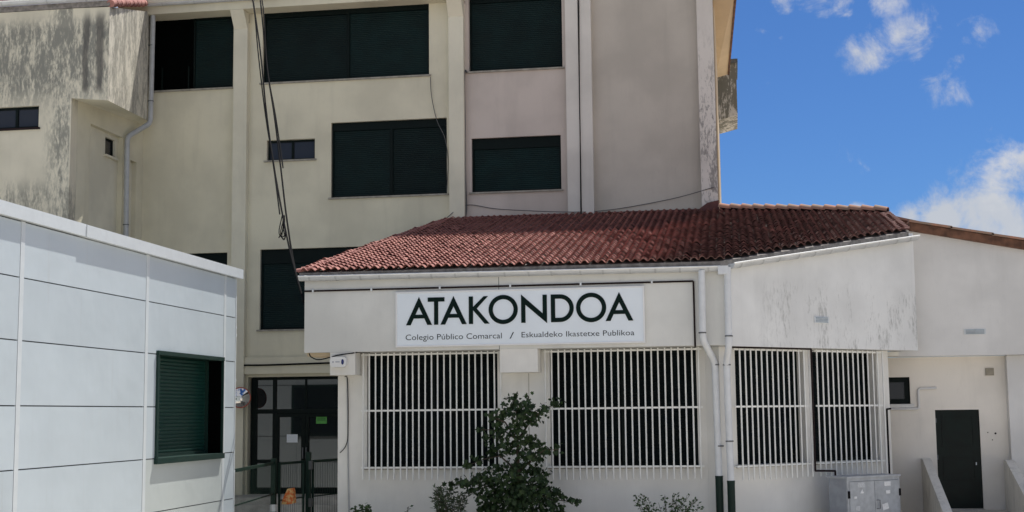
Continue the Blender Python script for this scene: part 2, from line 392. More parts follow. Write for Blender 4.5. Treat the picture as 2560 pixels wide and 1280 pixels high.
def gutter(parent, p0, p1, out, r=.085, joints=8, mat='gutter_metal', name='gutter', lugs=True):
    """half-round gutter from p0 to p1 (points on the inner top edge), hanging out along 'out'"""
    p0, p1, out = Vector(p0), Vector(p1), Vector(out).normalized(); up = Vector((0, 0, 1)); mb = MB(); n = 10
    def ring(c, rr):
        c = c + out*r
        return [c + out*(-math.cos(math.pi*k/n)*rr) - up*(math.sin(math.pi*k/n)*rr*1.05) for k in range(n+1)]
    A, B = ring(p0, r), ring(p1, r); Ai, Bi = ring(p0, r*.93), ring(p1, r*.93); m = n+1
    mb.add(A+B, [(i, m+i, m+i+1, i+1) for i in range(n)], True)
    mb.add(Ai+Bi, [(i, i+1, m+i+1, m+i) for i in range(n)], True)
    for R, Ri in ((A, Ai), (B, Bi)): mb.add([R[0], *R[1:]], [tuple(range(m))])
    g = mb.build(name, mat, parent)
    MB().tube([p0+out*2*r, p1+out*2*r], .019, 6).build('gutter_lip', 'grille_paint', g)  # lip painted whiter than the trough for its sunlit edge
    for i in range(joints):
        t = (i+.5+random.uniform(-.12, .12))/joints; c = p0.lerp(p1, t); dd = (p1-p0).normalized()*.018
        R1, R2 = ring(c-dd, r*1.06), ring(c+dd, r*1.06); jb = MB(); jb.add(R1+R2, [(i2, m+i2, m+i2+1, i2+1) for i2 in range(n)], True)
        jb.build('gutter_bracket', 'grey_pipe', g)
    return g
def pipe_path(parent, pts, r, mat, clips=(), name='downpipe', n=12):
    """pipe with rounded elbows"""
    P = [Vector(p) for p in pts]; out = [P[0]]
    for i in range(1, len(P)-1):
        a, b, c = P[i-1], P[i], P[i+1]; k = min(r*2.2, (b-a).length*.45, (c-b).length*.45)
        s, e = b+(a-b).normalized()*k, b+(c-b).normalized()*k
        for t in (0, .25, .5, .75, 1): out.append(s*(1-t)**2 + b*2*t*(1-t) + e*t*t)
    out.append(P[-1]); o = MB().tube(out, r, n).build(name, mat, parent)
    for c in clips:
        c = Vector(c); MB().tube([c-Vector((0, 0, .012)), c+Vector((0, 0, .012))], r*1.16, n).build('pipe_clip', 'dark_clip', o)
    return o

# ================================================================== SETTING: ground
gy = [-400, -60, -10, 2, 6, 9, 12, 15, 60, 400]; gx = [-400, -60, -20, 0, 20, 60, 400]
def gz(y): t = min(1, max(0, (14-y)/10)); return 1.0*t*t*(3-2*t)
vs = [(x, y, gz(y)) for y in gy for x in gx]; nx = len(gx)
g = MB(); g.add(vs, [(j*nx+i, j*nx+i+1, (j+1)*nx+i+1, (j+1)*nx+i) for j in range(len(gy)-1) for i in range(nx-1)])
g.build('ground', 'pale_paving', None, 'structure')
pv = MB().box(-8.9, 8.5, 25.2, 27.2, -.05, .06).build('planting_bed', 'concrete', None, 'structure')

# ================================================================== MAIN BLOCK (tall cream school building)
YT = 36.0; FT = frY(YT)
main = thing('school_building', 'tall cream and pale pink school block with dark green shuttered windows', 'building', (-8, YT, 0))
HI = 14.15
holes_a = [(-16.6, -13.74, 11.88, 14.0), (-15.9, -13.84, 5.0, 7.17)]
holes_b = [(-12.87, -8.05, 11.95, 14.0), (-10.85, -7.56, 8.6, 10.72), (-12.72, -11.32, 9.72, 10.3), (-12.88, -9.5, 4.98, 7.22), (-13.19, -10.45, .49, 3.68)]
holes_c = [(-6.93, -4.33, 11.97, 14.1), (-6.87, -4.41, 8.6, 10.1)]
def sect(u0, u1, holes, mat, z1=HI): return wall(MB(), FT, u0, u1, 0, z1, .35, holes).build('wall', mat, main)
sect(-17.2, -13.45, holes_a, 'cream'); sect(-13.45, -7.25, holes_b, 'cream'); sect(-7.25, -3.86, holes_c, 'pink', 15.2); sect(-3.86, -.25, [], 'pale', 15.2)
# dark interior behind the openings, solid rear mass and right flank
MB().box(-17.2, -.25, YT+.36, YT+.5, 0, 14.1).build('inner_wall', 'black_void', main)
MB().box(-17.2, -.23, YT+.52, YT+9, 0, 14.6).build('rear_mass', 'soffit_warm', main)
for (a, b, mt, zt) in ((-13.65, -13.25, 'cream_pil', 13.7), (-7.46, -7.04, 'cream_pil', 13.9), (-4.22, -3.875, 'white_pil', 15.2), (-3.845, -3.52, 'white_pil', 15.2), (-.67, -.24, 'peeling_pil', 15.2)):
    MB().box(a, b, YT-.2, YT+.01, 0, zt).build('pilaster', mt, main)
for (a, b) in ((-13.65, -13.25), (-7.46, -7.04)):   # haunches carrying the eaves beam
    MB().prism([(a+.003, YT-.202, 13.5), (a+.003, YT-.55, 13.965), (a+.003, YT-.1, 13.965), (a+.003, YT-.1, 13.5)], (b-a-.006, 0, 0)).build('haunch', 'cream_pil', main)
MB().box(-17.0, -7.03, YT-.55, YT-.003, 13.97, 14.24).build('eaves_beam', 'cream', main)
MB().box(-17.0, -7.04, YT-.75, YT+.3, 14.25, 14.36).build('eaves_slab', 'cream_pil', main)
MB().box(-7.02, -.2, YT-.55, YT-.003, 15.2, 15.5).build('eaves_beam', 'white_pil', main)
gutter(main, (-16.05, YT-.56, 14.26), (-7.2, YT-.56, 14.26), (0, -1, 0), .08, 9)
rf = MB().prism([(-17.2, YT-.7, 14.37), (-7.1, YT-.7, 14.37), (-7.1, YT+6, 15.9), (-17.2, YT+6, 15.9)], (0, 0, .15)).build('roof', 'roof_tile', main)
MB().prism([(-7.08, YT-.7, 15.52), (.35, YT-.7, 15.52), (.35, YT+9, 17.5), (-7.08, YT+9, 17.5)], (0, 0, .15)).build('roof', 'roof_tile', main)
# windows
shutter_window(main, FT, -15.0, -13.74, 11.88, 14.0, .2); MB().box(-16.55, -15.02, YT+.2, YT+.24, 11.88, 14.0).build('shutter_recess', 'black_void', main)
for u in (-15.95, -15.15): MB().box(u, u+.04, YT+.14, YT+.19, 11.88, 12.6).build('shutter_guide', 'green_frame', main)
shutter_window(main, FT, -12.87, -8.05, 11.95, 14.0, .14, [-10.4], .1)
shutter_window(main, FT, -10.85, -7.56, 8.6, 10.72, .12, [-9.15], .18)
shutter_window(main, FT, -6.93, -4.33, 11.97, 14.1, .2, [], .1)
shutter_window(main, FT, -6.87, -4.41, 8.6, 10.1, .12, [], .25)
shutter_window(main, FT, -15.9, -13.84, 5.0, 7.17, .12, [], .2)
shutter_window(main, FT, -12.88, -9.5, 4.98, 7.22, .12, [-11.2], .35)
pane_window(main, FT, -12.72, -11.32, 9.72, 10.3, .15, [-12.0], .055)
for a, b, z in ((-16.1, -13.74, 11.88), (-12.87, -8.05, 11.95), (-6.93, -4.33, 11.97), (-10.85, -7.56, 8.6), (-6.87, -4.41, 8.6), (-12.72, -11.32, 9.72), (-12.88, -9.5, 4.98), (-15.9, -13.84, 5.0)):
    sill(main, FT, a, b, z)
# roof-eave soffit along the right flank, and the weathered bay box behind it
e0, e1, e2, e3 = onY(1781, -30, YT-.4), onY(1838, -30, YT-.4), onY(1819, 186, YT+6.2), onY(1788, 196, YT+6.2)
MB().prism([e0, e1, e2, e3], (0, 0, .2)).build('side_eave', 'soffit_warm', main)
MB().prism([e1+Vector((.004, 0, -.03)), e1+Vector((.06, 0, -.03)), e2+Vector((.05, 0, -.03)), e2+Vector((.004, 0, -.03))], (0, 0, .36)).build('verge_board', 'brown_verge', main)
MB().box(-.23, -.195, YT+.02, YT+8.8, 0, 13.4).build('side_wall', 'soffit_warm', main)
b0, b1 = onY(1800, 296, YT+6.5), onY(1840, 158, YT+6.5)
bay = MB().prism([(-.19, YT+6.5, b0.z-.05), (b1.x, YT+6.5, b0.z+.09), (b1.x, YT+6.5, b1.z), (-.19, YT+6.5, b1.z)], (0, 2.2, 0)).build('bay_box', 'mottled', main)
MB().prism([(-.19, YT+6.4, b1.z+.003), (b1.x+.05, YT+6.4, b1.z+.003), (b1.x+.05, YT+8.7, b1.z+.003), (-.19, YT+8.7, b1.z+.003)], (0, 0, .12)).build('bay_cap', 'module_joint', bay)
# flashing at the foot of the wall
MB().prism([(-7.5, YT-.03, 7.78), (-.72, YT-.03, 7.78), (-.72, YT-.03, 7.93), (-7.5, YT-.03, 7.93)], (0, -.03, 0)).build('flashing', 'flashing', main)
MB().prism([(-.80, YT-.22, 7.70), (-.22, YT-.22, 7.70), (-.22, YT-.22, 8.12), (-.52, YT-.22, 8.06), (-.80, YT-.22, 7.86)], (0, -.03, 0)).build('flashing', 'flashing', main)
# entrance: lintel, side pier, glazed door
MB().box(-13.4, -9.9, YT-.14, YT-.003, 3.76, 4.22).build('lintel', 'cream', main)
DZ = YT+.22; FD = frY(DZ)
dr = MB(); D0, D1, DB, DT = -13.16, -10.45, .49, 3.66
xs = lambda px, py: onY(px, py, DZ).x
zs_ = lambda px, py: onY(px, py, DZ).z
bars_v = [(D0, D0+.16), (xs(683, 1000), xs(691, 1000)), (D1-.08, D1)]
zt0, zt1 = zs_(690, 1034), zs_(690, 1023)
for a, b in bars_v: dr.box(a, b, DZ-.04, DZ+.06, DB, DT)
dr.box(bars_v[0][1], bars_v[1][0], DZ-.04, DZ+.06, zt0, zt1); dr.box(bars_v[1][1], bars_v[2][0], DZ-.04, DZ+.06, zt0, zt1)
dr.box(bars_v[0][1], bars_v[1][0], DZ-.04, DZ+.06, DT-.06, DT); dr.box(bars_v[1][1], bars_v[2][0], DZ-.04, DZ+.06, DT-.06, DT)
zl0, zl1 = zs_(650, 1158), zs_(650, 1149)
dr.box(bars_v[0][1], bars_v[1][0], DZ-.04, DZ+.06, zl0, zl1); dr.box(bars_v[0][1], bars_v[1][0], DZ-.04, DZ+.06, DB, DB+.1)
door = dr.build('entrance_door', 'green_frame', main)
def pane(a, b, c, d): return MB().box(a, b, DZ+.01, DZ+.03, c, d).build('pane', 'dark_glass', door)
pane(bars_v[0][1], bars_v[1][0], zt1, DT-.06); pane(bars_v[0][1], bars_v[1][0], zl1, zt0); pane(bars_v[0][1], bars_v[1][0], DB+.1, zl0)
tm = xs(765, 980); pane(bars_v[1][1], tm, zt1, DT-.06); pane(tm+.004, bars_v[2][0], zt1, DT-.06)
MB().box(tm-.02, tm+.025, DZ-.03, DZ+.009, zt1, DT-.06).build('glazing_bar', 'green_frame', door)
ms = xs(765, 1100); A_, B_ = bars_v[1][1]+.005, bars_v[2][0]-.005
for a, b in ((A_, ms-.004), (ms+.004, B_)):     # two door leaves
    lf = MB(); s = .12
    lf.box(a, a+s*.7, DZ-.05, DZ+.05, DB+.01, zt0-.01); lf.box(b-s, b, DZ-.05, DZ+.05, DB+.01, zt0-.01)
    lf.box(a+s*.7, b-s, DZ-.05, DZ+.05, DB+.01, DB+.16); lf.box(a+s*.7, b-s, DZ-.05, DZ+.05, zt0-.1, zt0-.01)
    lf.build('door_leaf', 'green_frame', door); MB().box(a+s*.7, b-s, DZ, DZ+.02, DB+.16, zt0-.1).build('pane', 'dark_glass', door)
    MB().box((b-.07) if a < ms-.5 else a+.02, (b-.04) if a < ms-.5 else a+.05, DZ-.12, DZ-.05, 1.45, 1.75).build('door_handle', 'dark_clip', door)

# ================================================================== LEFT STAIR WING (stained)
YG = 31.7; FG = frY(YG); XS = -16.4
wing = thing('stair_wing', 'stained grey and cream wing with overhanging corner left of the tall block', 'building', (-20, YG, 0))
wall(MB(), FG, -27, XS, 0, 13.05, .35, [(-18.9, -17.28, 9.98, 10.55)]).build('front_wall', 'grimy', wing)
pane_window(wing, FG, -18.9, -17.28, 9.98, 10.55, .12, [-18.55, -17.93], .06)
sill(wing, FG, -18.9, -17.28, 9.98, mat='conduit_brown')
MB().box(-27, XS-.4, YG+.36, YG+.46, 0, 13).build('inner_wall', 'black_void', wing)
FX = frame((XS, 0, 0), (0, 1, 0), (-1, 0, 0))
ya, yb = onX(222, 500, XS).y, onX(302, 500, XS).y
y1, y2 = onX(263, 360, XS-.14).y, onX(288, 370, XS-.14).y
zw0, zw1 = onX(263, 386, XS-.14).z, onX(263, 341, XS-.14).z
zA = onX(222, 306, XS).z
wall(MB(), FX, YG+.36, YT-.004, 0, 11.3, .35, [(ya, yb+.05, -.1, zA), (yb+.55, yb+.95, -.1, 9.75)]).build('side_wall', 'cream', wing)
wall(MB(), frame((XS-.14, 0, 0), (0, 1, 0), (-1, 0, 0)), ya-.1, YT-.01, 0, 10.5, .2, [(y1, y2, zw0, zw1)]).build('recess_panel', 'cream_pil', wing)
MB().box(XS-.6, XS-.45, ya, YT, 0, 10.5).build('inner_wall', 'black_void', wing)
pane_window(wing, frame((XS-.14, 0, 0), (0, 1, 0), (-1, 0, 0)), y1, y2, zw0, zw1, .1, [], .05)
MB().box(XS-.2, XS-.06, y1-.08, y2+.08, zw0-.06, zw0-.004).build('window_sill', 'cream_pil', wing)
Ax, Bx = -15.42, -16.17; XS_ = XS+.002
ov = MB()  # overhanging corner: front continues the wall, flank runs back to the tall block
P = [(XS, YG, 10.70), (Ax, YG, 10.60), (Bx, YT-.01, 10.98), (XS-.01, YT-.01, 10.9)]
Q = [(XS, YG, 13.05), (Ax, YG, 13.03), (Bx, YT-.01, 14.2), (XS-.01, YT-.01, 14.2)]
MB().add(P+Q, []) if False else None
fr_ = MB(); fr_.add([P[0], P[1], Q[1], Q[0]], [(0, 1, 2, 3)]); fr_.build('overhang_front', 'grimy', wing)
sd = MB(); sd.add([P[1], P[2], Q[2], Q[1]], [(0, 1, 2, 3)]); sd.build('overhang_side', 'grimy_side', wing)
sf = MB(); sf.add([P[0], P[3], P[2], P[1]], [(0, 1, 2, 3)]); sf.add(Q, [(0, 1, 2, 3)]); sf.build('overhang_soffit', 'cream_pil', wing)
gutter(wing, (-27, YG-.02, 13.28), (-15.45, YG-.02, 13.28), (0, -1, 0), .095, 10)
MB().prism([(-27, YG-.02, 13.06), (-15.42, YG-.02, 13.06), (-15.42, YG-.02, 13.2), (-27, YG-.02, 13.2)], (0, .3, 0)).build('eaves_course', 'mortar', wing)
rw = MB().prism([(-27, YG-.1, 13.31), (-15.38, YG-.1, 13.31), (Bx+.08, YT-.6, 14.45), (-27, YT-.6, 14.45)], (0, 0, .07)).build('roof', 'roof_tile', wing)
for i in range(9):   # verge tiles along the overhang
    t0, t1 = i/9, (i+.92)/9; a = Vector((-15.40, YG, 13.12)).lerp(Vector((Bx+.05, YT-.6, 14.28)), t0); b = Vector((-15.40, YG, 13.12)).lerp(Vector((Bx+.05, YT-.6, 14.28)), t1)
    MB().tube([a+Vector((0, 0, .0)), b+Vector((0, 0, .02))], [.10, .085], 8).build('verge_tile', 'roof_tile', rw)
dpt = onY(380, 22, YT-.5)
pL = [Vector((-15.98, YT-.64, 14.2)), Vector((-15.98, YT-.64, 13.9))]
pl = lambda px, py, Y: onY(px, py, Y)
pipe_path(wing, [pl(383, 25, YT-.45), pl(376, 308, YT-.45), pl(318, 342, YT-1.4), pl(314, 660, YT-1.4)], .072, 'grey_pipe', [pl(379, 114, YT-.45), pl(377, 253, YT-.45), pl(315, 562, YT-1.4)])

# ================================================================== FRONT WING with the sign and tiled roof
YF = 26.5; YW = 27.0; SL = .248; RZ0, RY0 = 5.5, 26.4
roofz = lambda y: RZ0 + (y-RY0)*SL
fw = thing('school_wing', 'low white wing with red tiled roof, sign fascia and barred windows', 'building', (-4, YF, 0))
FW = frY(YW)
XA, XB = -8.53, -.08
WA = math.radians(43); ud3 = Vector((math.cos(WA), math.sin(WA), 0)); in3 = Vector((-math.sin(WA), math.cos(WA), 0)); C3 = Vector((XB+.02, YF, 0))
F3 = frame(C3, ud3, in3)
def onW(px, py, w=0.0):
    p = onP(px, py, C3+in3*w, in3); d = p-C3; return d.dot(ud3), p.z
# fascia (upper band)
MB().box(XA, XB, YF, YW+.5, 3.87, 5.36).build('fascia', 'fascia', fw)
MB().box(-4.535, -4.525, YF-.004, YF+.05, 3.87, 5.3).build('expansion_joint', 'module_joint', fw)
U3 = onW(2287, 700)[0]
wall(MB(), F3, .02, U3, 3.85, 5.3, .6, [], top=lambda u: min(roofz(C3.y+u*ud3.y)-.06, 6.6)).build('fascia', 'fascia_oblique', fw)
# window wall
h1 = (-7.36, -4.66, 1.56, 3.861); h2 = (-3.60, -.70, 1.56, 3.861)
wall(MB(), FW, -7.97, -.1, 0, 3.868, .4, [h1, h2]).build('wall', 'wing_wall', fw)
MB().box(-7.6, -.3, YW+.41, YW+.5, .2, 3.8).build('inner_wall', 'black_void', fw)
for h in (h1, h2):
    shutter_window(fw, FW, h[0], h[1], h[2], h[3], .16, [(h[0]+h[1])/2], .05, sm='deep_shutter')
    MB().box(h[0]-.05, h[1]+.05, YW-.035, YW+.15, h[2]-.05, h[2]-.003).build('window_sill', 'sill_stone', fw)
# corbels under the fascia
MB().box(-4.52, -3.77, YF+.003, YW-.003, 3.41, 3.868).build('corbel', 'wing_wall', fw)
MB().box(-7.99, -7.47, YF+.003, YW-.003, 3.41, 3.868).build('corbel', 'wing_wall', fw)
MB().box(-8.5, -7.98, YF+.1, YW+.4, 3.80, 3.867).build('soffit_board', 'soffit_warm', fw)
MB().box(-4.03, -4.022, YW-.006, YW+.02, 1.0, 3.40).build('expansion_joint', 'sill_stone', fw)
MB().box(-8.6, -8.0, YW+.5, YT-.6, 3.86, 5.3).build('flank_wall', 'fascia', fw)
MB().box(-7.97, -7.9, YW+.4, YT-.6, 0, 3.86).build('flank_wall', 'wing_wall', fw)
# oblique wall
W3 = .28
u3e = onW(2224, 1000, W3)[0]
F3w = frame(C3+in3*W3, ud3, in3)
ua, ub = onW(1840, 1000, W3)[0], onW(2014, 1000, W3)[0]; uc, ue = onW(2034, 1000, W3)[0], onW(2194, 1000, W3)[0]
h3 = (ua, ub, 1.56, 3.838); h4 = (uc, ue, 1.56, 3.838)
wall(MB(), F3w, 0.0, u3e, 0, 3.846, .45, [h3, h4]).build('wall', 'wing_wall', fw)
MB().box(.05, u3e-.05, .46, .55, .2, 3.8, F3w).build('inner_wall', 'black_void', fw)
for h in (h3, h4):
    shutter_window(fw, F3w, h[0], h[1], h[2], h[3], .24, [], .06, sm='deep_shutter')
    MB().box(h[0]-.05, h[1]+.05, -.04, .2, h[2]-.05, h[2]-.003, F3w).build('window_sill', 'sill_stone', fw)
uv, zv = onW(2053, 800)
def vent(parent, fr, u, z, w, h):
    v = MB().box(u-w/2, u+w/2, -.02, .01, z-h/2, z+h/2, fr).build('vent', 'vent_white', parent)
    for i in range(4):
        zz = z-h*.33+i*h*.22; MB().box(u-w*.42, u+w*.42, -.028, -.021, zz-h*.05, zz+h*.05, fr).build('vent_slot', 'vent_slot', v)
vent(fw, F3, uv, zv, .42, .13)
# roof: slab, tiles, ridge
RP = [(-8.60, 26.36), (-.18, 26.36), (3.84, 30.10), (3.82, 33.78), (-.22, 35.80), (-.70, 35.74), (-.72, 35.93), (-7.48, 35.93)]
slab = MB().prism([(x, y, roofz(y)-.015) for x, y in RP], (0, 0, -.13)).build('roof', 'mortar', fw)
def inside(x, y, poly):
    c = False; n = len(poly)
    for i in range(n):
        x1, y1_ = poly[i]; x2, y2_ = poly[(i+1) % n]
        if (y1_ > y) != (y2_ > y) and x < (x2-x1)*(y-y1_)/(y2_-y1_)+x1: c = not c
    return c
PW, EX = .163, .243; ang = math.atan(SL)
def tile_mesh(seed):
    r = random.Random(seed); vs = []; n = 8; L = EX*1.28
    xs_ = [-.5, -.38, -.26, -.10, .06, .18, .29, .40, .5]
    def hgt(x): return .054*math.sin(math.pi*(x+.5)/.76) if x < .26 else -.008*math.sin(math.pi*(x-.26)/.24)
    lift = .050 + r.uniform(-.004, .010); j = r.uniform(-.012, .012)
    for (y, up) in ((j, lift), (L, .002)):
        for x in xs_: vs.append((x*PW*1.0, y, hgt(x)+up))
    for x in xs_: vs.append((x*PW, j+.004, hgt(x)*.92+lift-.015))
    fs = [(i, i+1, n+2+i, n+1+i) for i in range(n)] + [(2*n+2+i, 2*n+3+i, i+1, i) for i in range(n)]
    return vs, fs
TV = [tile_mesh(s) for s in range(6)]
TM = []
for vs, fs in TV:
    me = bpy.data.meshes.new('tile'); me.from_pydata(vs, [], fs); me.materials.append(MATS['roof_tile']); TM.append(me)
ncol = int((3.98+8.6)/PW)+1; places = []
for j in range(45):
    y = 26.33 + j*EX*math.cos(ang)
    for i in range(ncol):
        x = -8.56+PW/2+i*PW
        if inside(x, y+.05, RP) or (j == 0 and -8.6 < x < -.15) or (x < -.15 and j < 40 and inside(x+.06, y+.05, RP)):
            if inside(x, y+EX*.8, RP) or j == 0 or inside(x+.1, y+.1, RP): places.append((y, x, j))
places.sort(key=lambda t: (t[2] if t[1] < -.1 else t[2]-(t[1]+.2)/EX*.9, t[1]))
rest = MB()
for k, (y, x, j) in enumerate(places):
    Mx = Matrix.Translation((x + random.uniform(-.006, .006), y, roofz(y)-.005)) @ Matrix.Rotation(ang, 4, 'X') @ Matrix.Rotation(random.uniform(-.02, .02)*(4 if random.random() < .03 else 1), 4, 'Z') @ Matrix.Translation((0, random.uniform(-.06, .0) if random.random() < .03 and j else 0, random.uniform(0, .012)))
    v = random.randrange(6)
    if k < 300: shared('tile', TM[v], Mx, slab)
    else: rest.add([Mx @ Vector(p) for p in TV[v][0]], TV[v][1])
rest.build('tile_field', 'roof_tile', slab, 'stuff')
def barrel(p, q, r0, r1, mat, parent, name, n=10, full=.5):
    """half-barrel cap tile from p to q"""
    p, q = Vector(p), Vector(q); t = (q-p).normalized(); s = t.cross(Vector((0, 0, 1))).normalized(); up = s.cross(t)
    mb = MB(); A = []; B = []
    for k in range(n+1):
        a = math.pi*k/n; A.append(p+s*math.cos(a)*r0+up*math.sin(a)*r0); B.append(q+s*math.cos(a)*r1+up*math.sin(a)*r1)
    A2 = [p+(v-p)*.84 for v in A]; B2 = [q+(v-q)*.84 for v in B]; m = n+1
    mb.add(A+B, [(i, i+1, m+i+1, m+i) for i in range(n)], True); mb.add(A2+B2, [(i, m+i, m+i+1, i+1) for i in range(n)], True)
    mb.add(A+A2, [(i, m+i, m+i+1, i+1) for i in range(n)]); mb.add(B+B2, [(i, i+1, m+i+1, m+i) for i in range(n)])
    return mb.build(name, mat, parent)
r0, r1 = Vector((-.20, 35.78, roofz(35.78)+.06)), Vector((3.84, 33.78, roofz(33.78)+.06))
MB().prism([r0+Vector((0, -.02, -.2)), r1+Vector((0, -.02, -.2)), r1+Vector((0, -.02, .05)), r0+Vector((0, -.02, .05))], (.05, .1, 0)).build('ridge_bed', 'conduit_brown', slab)
NR = 14
for i in range(NR):
    a, b = r0.lerp(r1, i/NR), r0.lerp(r1, (i+1.12)/NR) if i < NR-1 else r1
    barrel(a+Vector((0, 0, .035)), b+Vector((0, 0, .0)), .125, .105, 'ridge_tile', slab, 'ridge_tile')
for i in range(13):   # right verge: barrel tiles laid across the edge
    y = 30.15+i*.27; a = Vector((3.60, y, roofz(y)+.03)); b = Vector((3.87, y-.02, roofz(y)+.045))
    barrel(b, a, .05, .04, 'roof_tile', slab, 'verge_tile', 8)
for i in range(40):   # left verge tiles
    t = i/40; x = -8.57+t*1.05; y = 26.4+t*9.4
    a = Vector((x-.10, y+.04, roofz(y)+.004)); b = Vector((x+.22, y+.06, roofz(y)+.05))
    barrel(a, b, .075, .06, 'roof_tile', slab, 'verge_tile', 8)
# gutters
MB().box(XA-.02, -.12, YF-.04, YF-.002, 5.32, 5.42).build('eaves_board', 'mortar', fw)
gutter(fw, (XA-.07, YF-.045, 5.40), (-.17, YF-.045, 5.37), (0, -1, 0), .085, 17)
g3a, g3b = F3(.02, -.02, 5.43), F3(onW(2292, 600, -.1)[0]-.03, -.02, 6.315)
gutter(fw, g3a, g3b, -in3, .095, 11, lugs=False)
MB().box(-.22, -.02, YF-.24, YF-.05, 5.22, 5.38).build('gutter_end_box', 'pvc_pipe', fw)
gw = lambda px, py, Y=YF-.16: onY(px, py, Y)
d1 = [gw(1754, 676), gw(1757, 850), gw(1787, 905, YW-.3), gw(1806, 1192, YW-.3)]
d1[3].x = d1[2].x+.02
p1 = pipe_path(fw, d1, .066, 'pvc_pipe', [gw(1756, 832), gw(1788, 912, YW-.3), onY(1800, 1115, YW-.3)])
b1 = MB().tube([d1[3]+Vector((0, 0, .02)), d1[3]-Vector((0, 0, .06)), Vector((d1[3].x, d1[3].y, 0))], [.078, .074, .072], 14).build('pipe_boot', 'boot_green', fw)
p2c = Vector((d1[0].x+.45, YF-.16, 0))
q0 = gw(1818, 668, YF-.14); q1 = gw(1822, 868, YF-.14); q2 = gw(1816, 905, YW-.42); q3 = onY(1831, 1204, YW-.42); q3.x = q2.x+.02
p2 = pipe_path(fw, [q0, q1, q2, q3], .066, 'pvc_pipe', [gw(1822, 840, YF-.14), onY(1817, 912, YW-.42), onY(1824, 1103, YW-.42)])
MB().tube([q3+Vector((0, 0, .02)), q3-Vector((0, 0, .06)), Vector((q3.x, q3.y, 0))], [.078, .074, .072], 14).build('pipe_boot', 'boot_green', fw)
# ================================================================== ANNEX with the green door
YU, YD = 30.75, 31.2; FA = frY(YU); FDW = frY(YD)
an = thing('school_annex', 'white annex with sloping tile coping and dark green door up a stair', 'building', (6, YU, 0))
cop = lambda x: 6.74 - (x-3.66)*.205
wall(MB(), FA, 3.55, 11.5, 3.75, 6.0, .3, [], top=lambda u: cop(u)-.16).build('upper_wall', 'annex_wall', an)
MB().box(2.9, 3.55, 30.35, YD-.003, 3.75, 3.84).build('soffit_board', 'wing_wall', an); MB().box(3.552, 11.5, YU+.302, YD-.003, 3.748, 3.82).build('soffit_board', 'annex_wall', an)
dh = (4.37, 5.30, .44, 2.58); wh = (3.05, 3.86, 2.72, 3.31)
wall(MB(), FDW, 2.4, 11.5, 0, 3.745, .3, [dh, wh]).build('wall', 'annex_door_wall', an)
MB().box(2.6, 11.5, YD+.31, YD+.4, 0, 3.7).build('inner_wall', 'black_void', an)
MB().prism([(4.0, YU+.37, cop(4.0)-.14), (11.6, YU+.37, cop(11.6)-.14), (11.6, YU+.37, cop(11.6)-.02), (4.0, YU+.37, cop(4.0)-.02)], (0, 8, 0)).build('roof', 'roof_tile', an)
MB().box(5.89, 6.85, YD-.22, YD-.003, 0, 3.744).build('pilaster', 'annex_wall', an)
pane_window(an, FDW, *wh, .1, [], .11, 'pane_glass'); MB().box(3.05, 3.93, YD-.05, YD-.003, 2.64, 2.71).build('window_sill', 'annex_wall', an)
dl = MB().box(dh[0], dh[1], YD+.05, YD+.1, dh[2], dh[3]); ad = dl.build('door', 'door_green', an)
MB().box(dh[0]-.02, dh[1]+.02, YD-.06, YD+.05, dh[2]-.04, dh[2]-.002).build('threshold', 'concrete', an)
for zz in (.75, 1.5, 2.3): MB().box(dh[0]+.004, dh[0]+.03, YD+.03, YD+.049, zz, zz+.1).build('hinge', 'dark_clip', ad)
for (q0, q1, q2, q3) in ((.13, .80, .62, 1.12), (.13, .80, 1.34, 2.0)):
    for (m0, m1, m2, m3) in ((q0, q1, q2, q2+.02), (q0, q1, q3-.02, q3), (q0, q0+.02, q2+.02, q3-.02), (q1-.02, q1, q2+.02, q3-.02)):
        MB().box(dh[0]+m0, dh[0]+m1, YD+.035, YD+.0495, dh[2]+m2, dh[2]+m3).build('door_moulding', 'door_green', ad)
MB().box(dh[1]-.12, dh[1]-.10, YD+.0, YD+.049, 1.38, 1.44).build('door_handle', 'vent_white', ad)
vent(an, FA, 5.22, 4.26, .46, .12)
MB().box(5.47, 5.65, YD-.03, YD-.003, 3.32, 3.48).build('junction_box', 'box_beige', an)
pipe_path(an, [(4.42, YD-.03, 3.06), (4.03, YD-.03, 3.05), (4.03, YD-.03, 2.61), (3.3, YD-.03, 2.61)], .027, 'annex_wall', name='waste_pipe', n=8)
for (x, z) in ((5.62, 2.06), (5.46, 2.08), (5.55, 1.92)): MB().tube([(x, YD-.008, z), (x, YD-.001, z)], .022 if x > 5.6 else .012, 8).build('bolt_hole', 'black_void', an)
vb = MB().prism([(3.93, YU-.14, cop(3.93)-.18), (11.6, YU-.14, cop(11.6)-.18), (11.6, YU-.14, cop(11.6)+.0), (3.93, YU-.14, cop(3.93)+.0)], (0, .5, 0)).build('verge_board', 'brown_verge', an)
for i in range(9):
    a = 3.93+i*.86; zb = .006
    MB().prism([(a, YU-.17, cop(a)+zb), (a+.90, YU-.17, cop(a+.90)+zb+.012), (a+.90, YU-.17, cop(a+.90)+zb+.062), (a, YU-.17, cop(a)+zb+.045)], (0, .5, 0)).build('coping_tile', 'ridge_tile', an)
k0, k1 = onY(2236, 546, 33.9), onY(2330, 566, 33.9)
MB().prism([k0, k1, k1-Vector((0, 0, .5)), k0-Vector((0, 0, .5))], (0, .3, 0)).build('rear_verge', 'brown_verge', an)
MB().prism([k0+Vector((0, -.03, .004)), k1+Vector((0, -.03, .004)), k1+Vector((0, -.03, .06)), k0+Vector((0, -.03, .06))], (0, .4, 0)).build('coping_tile', 'ridge_tile', an)
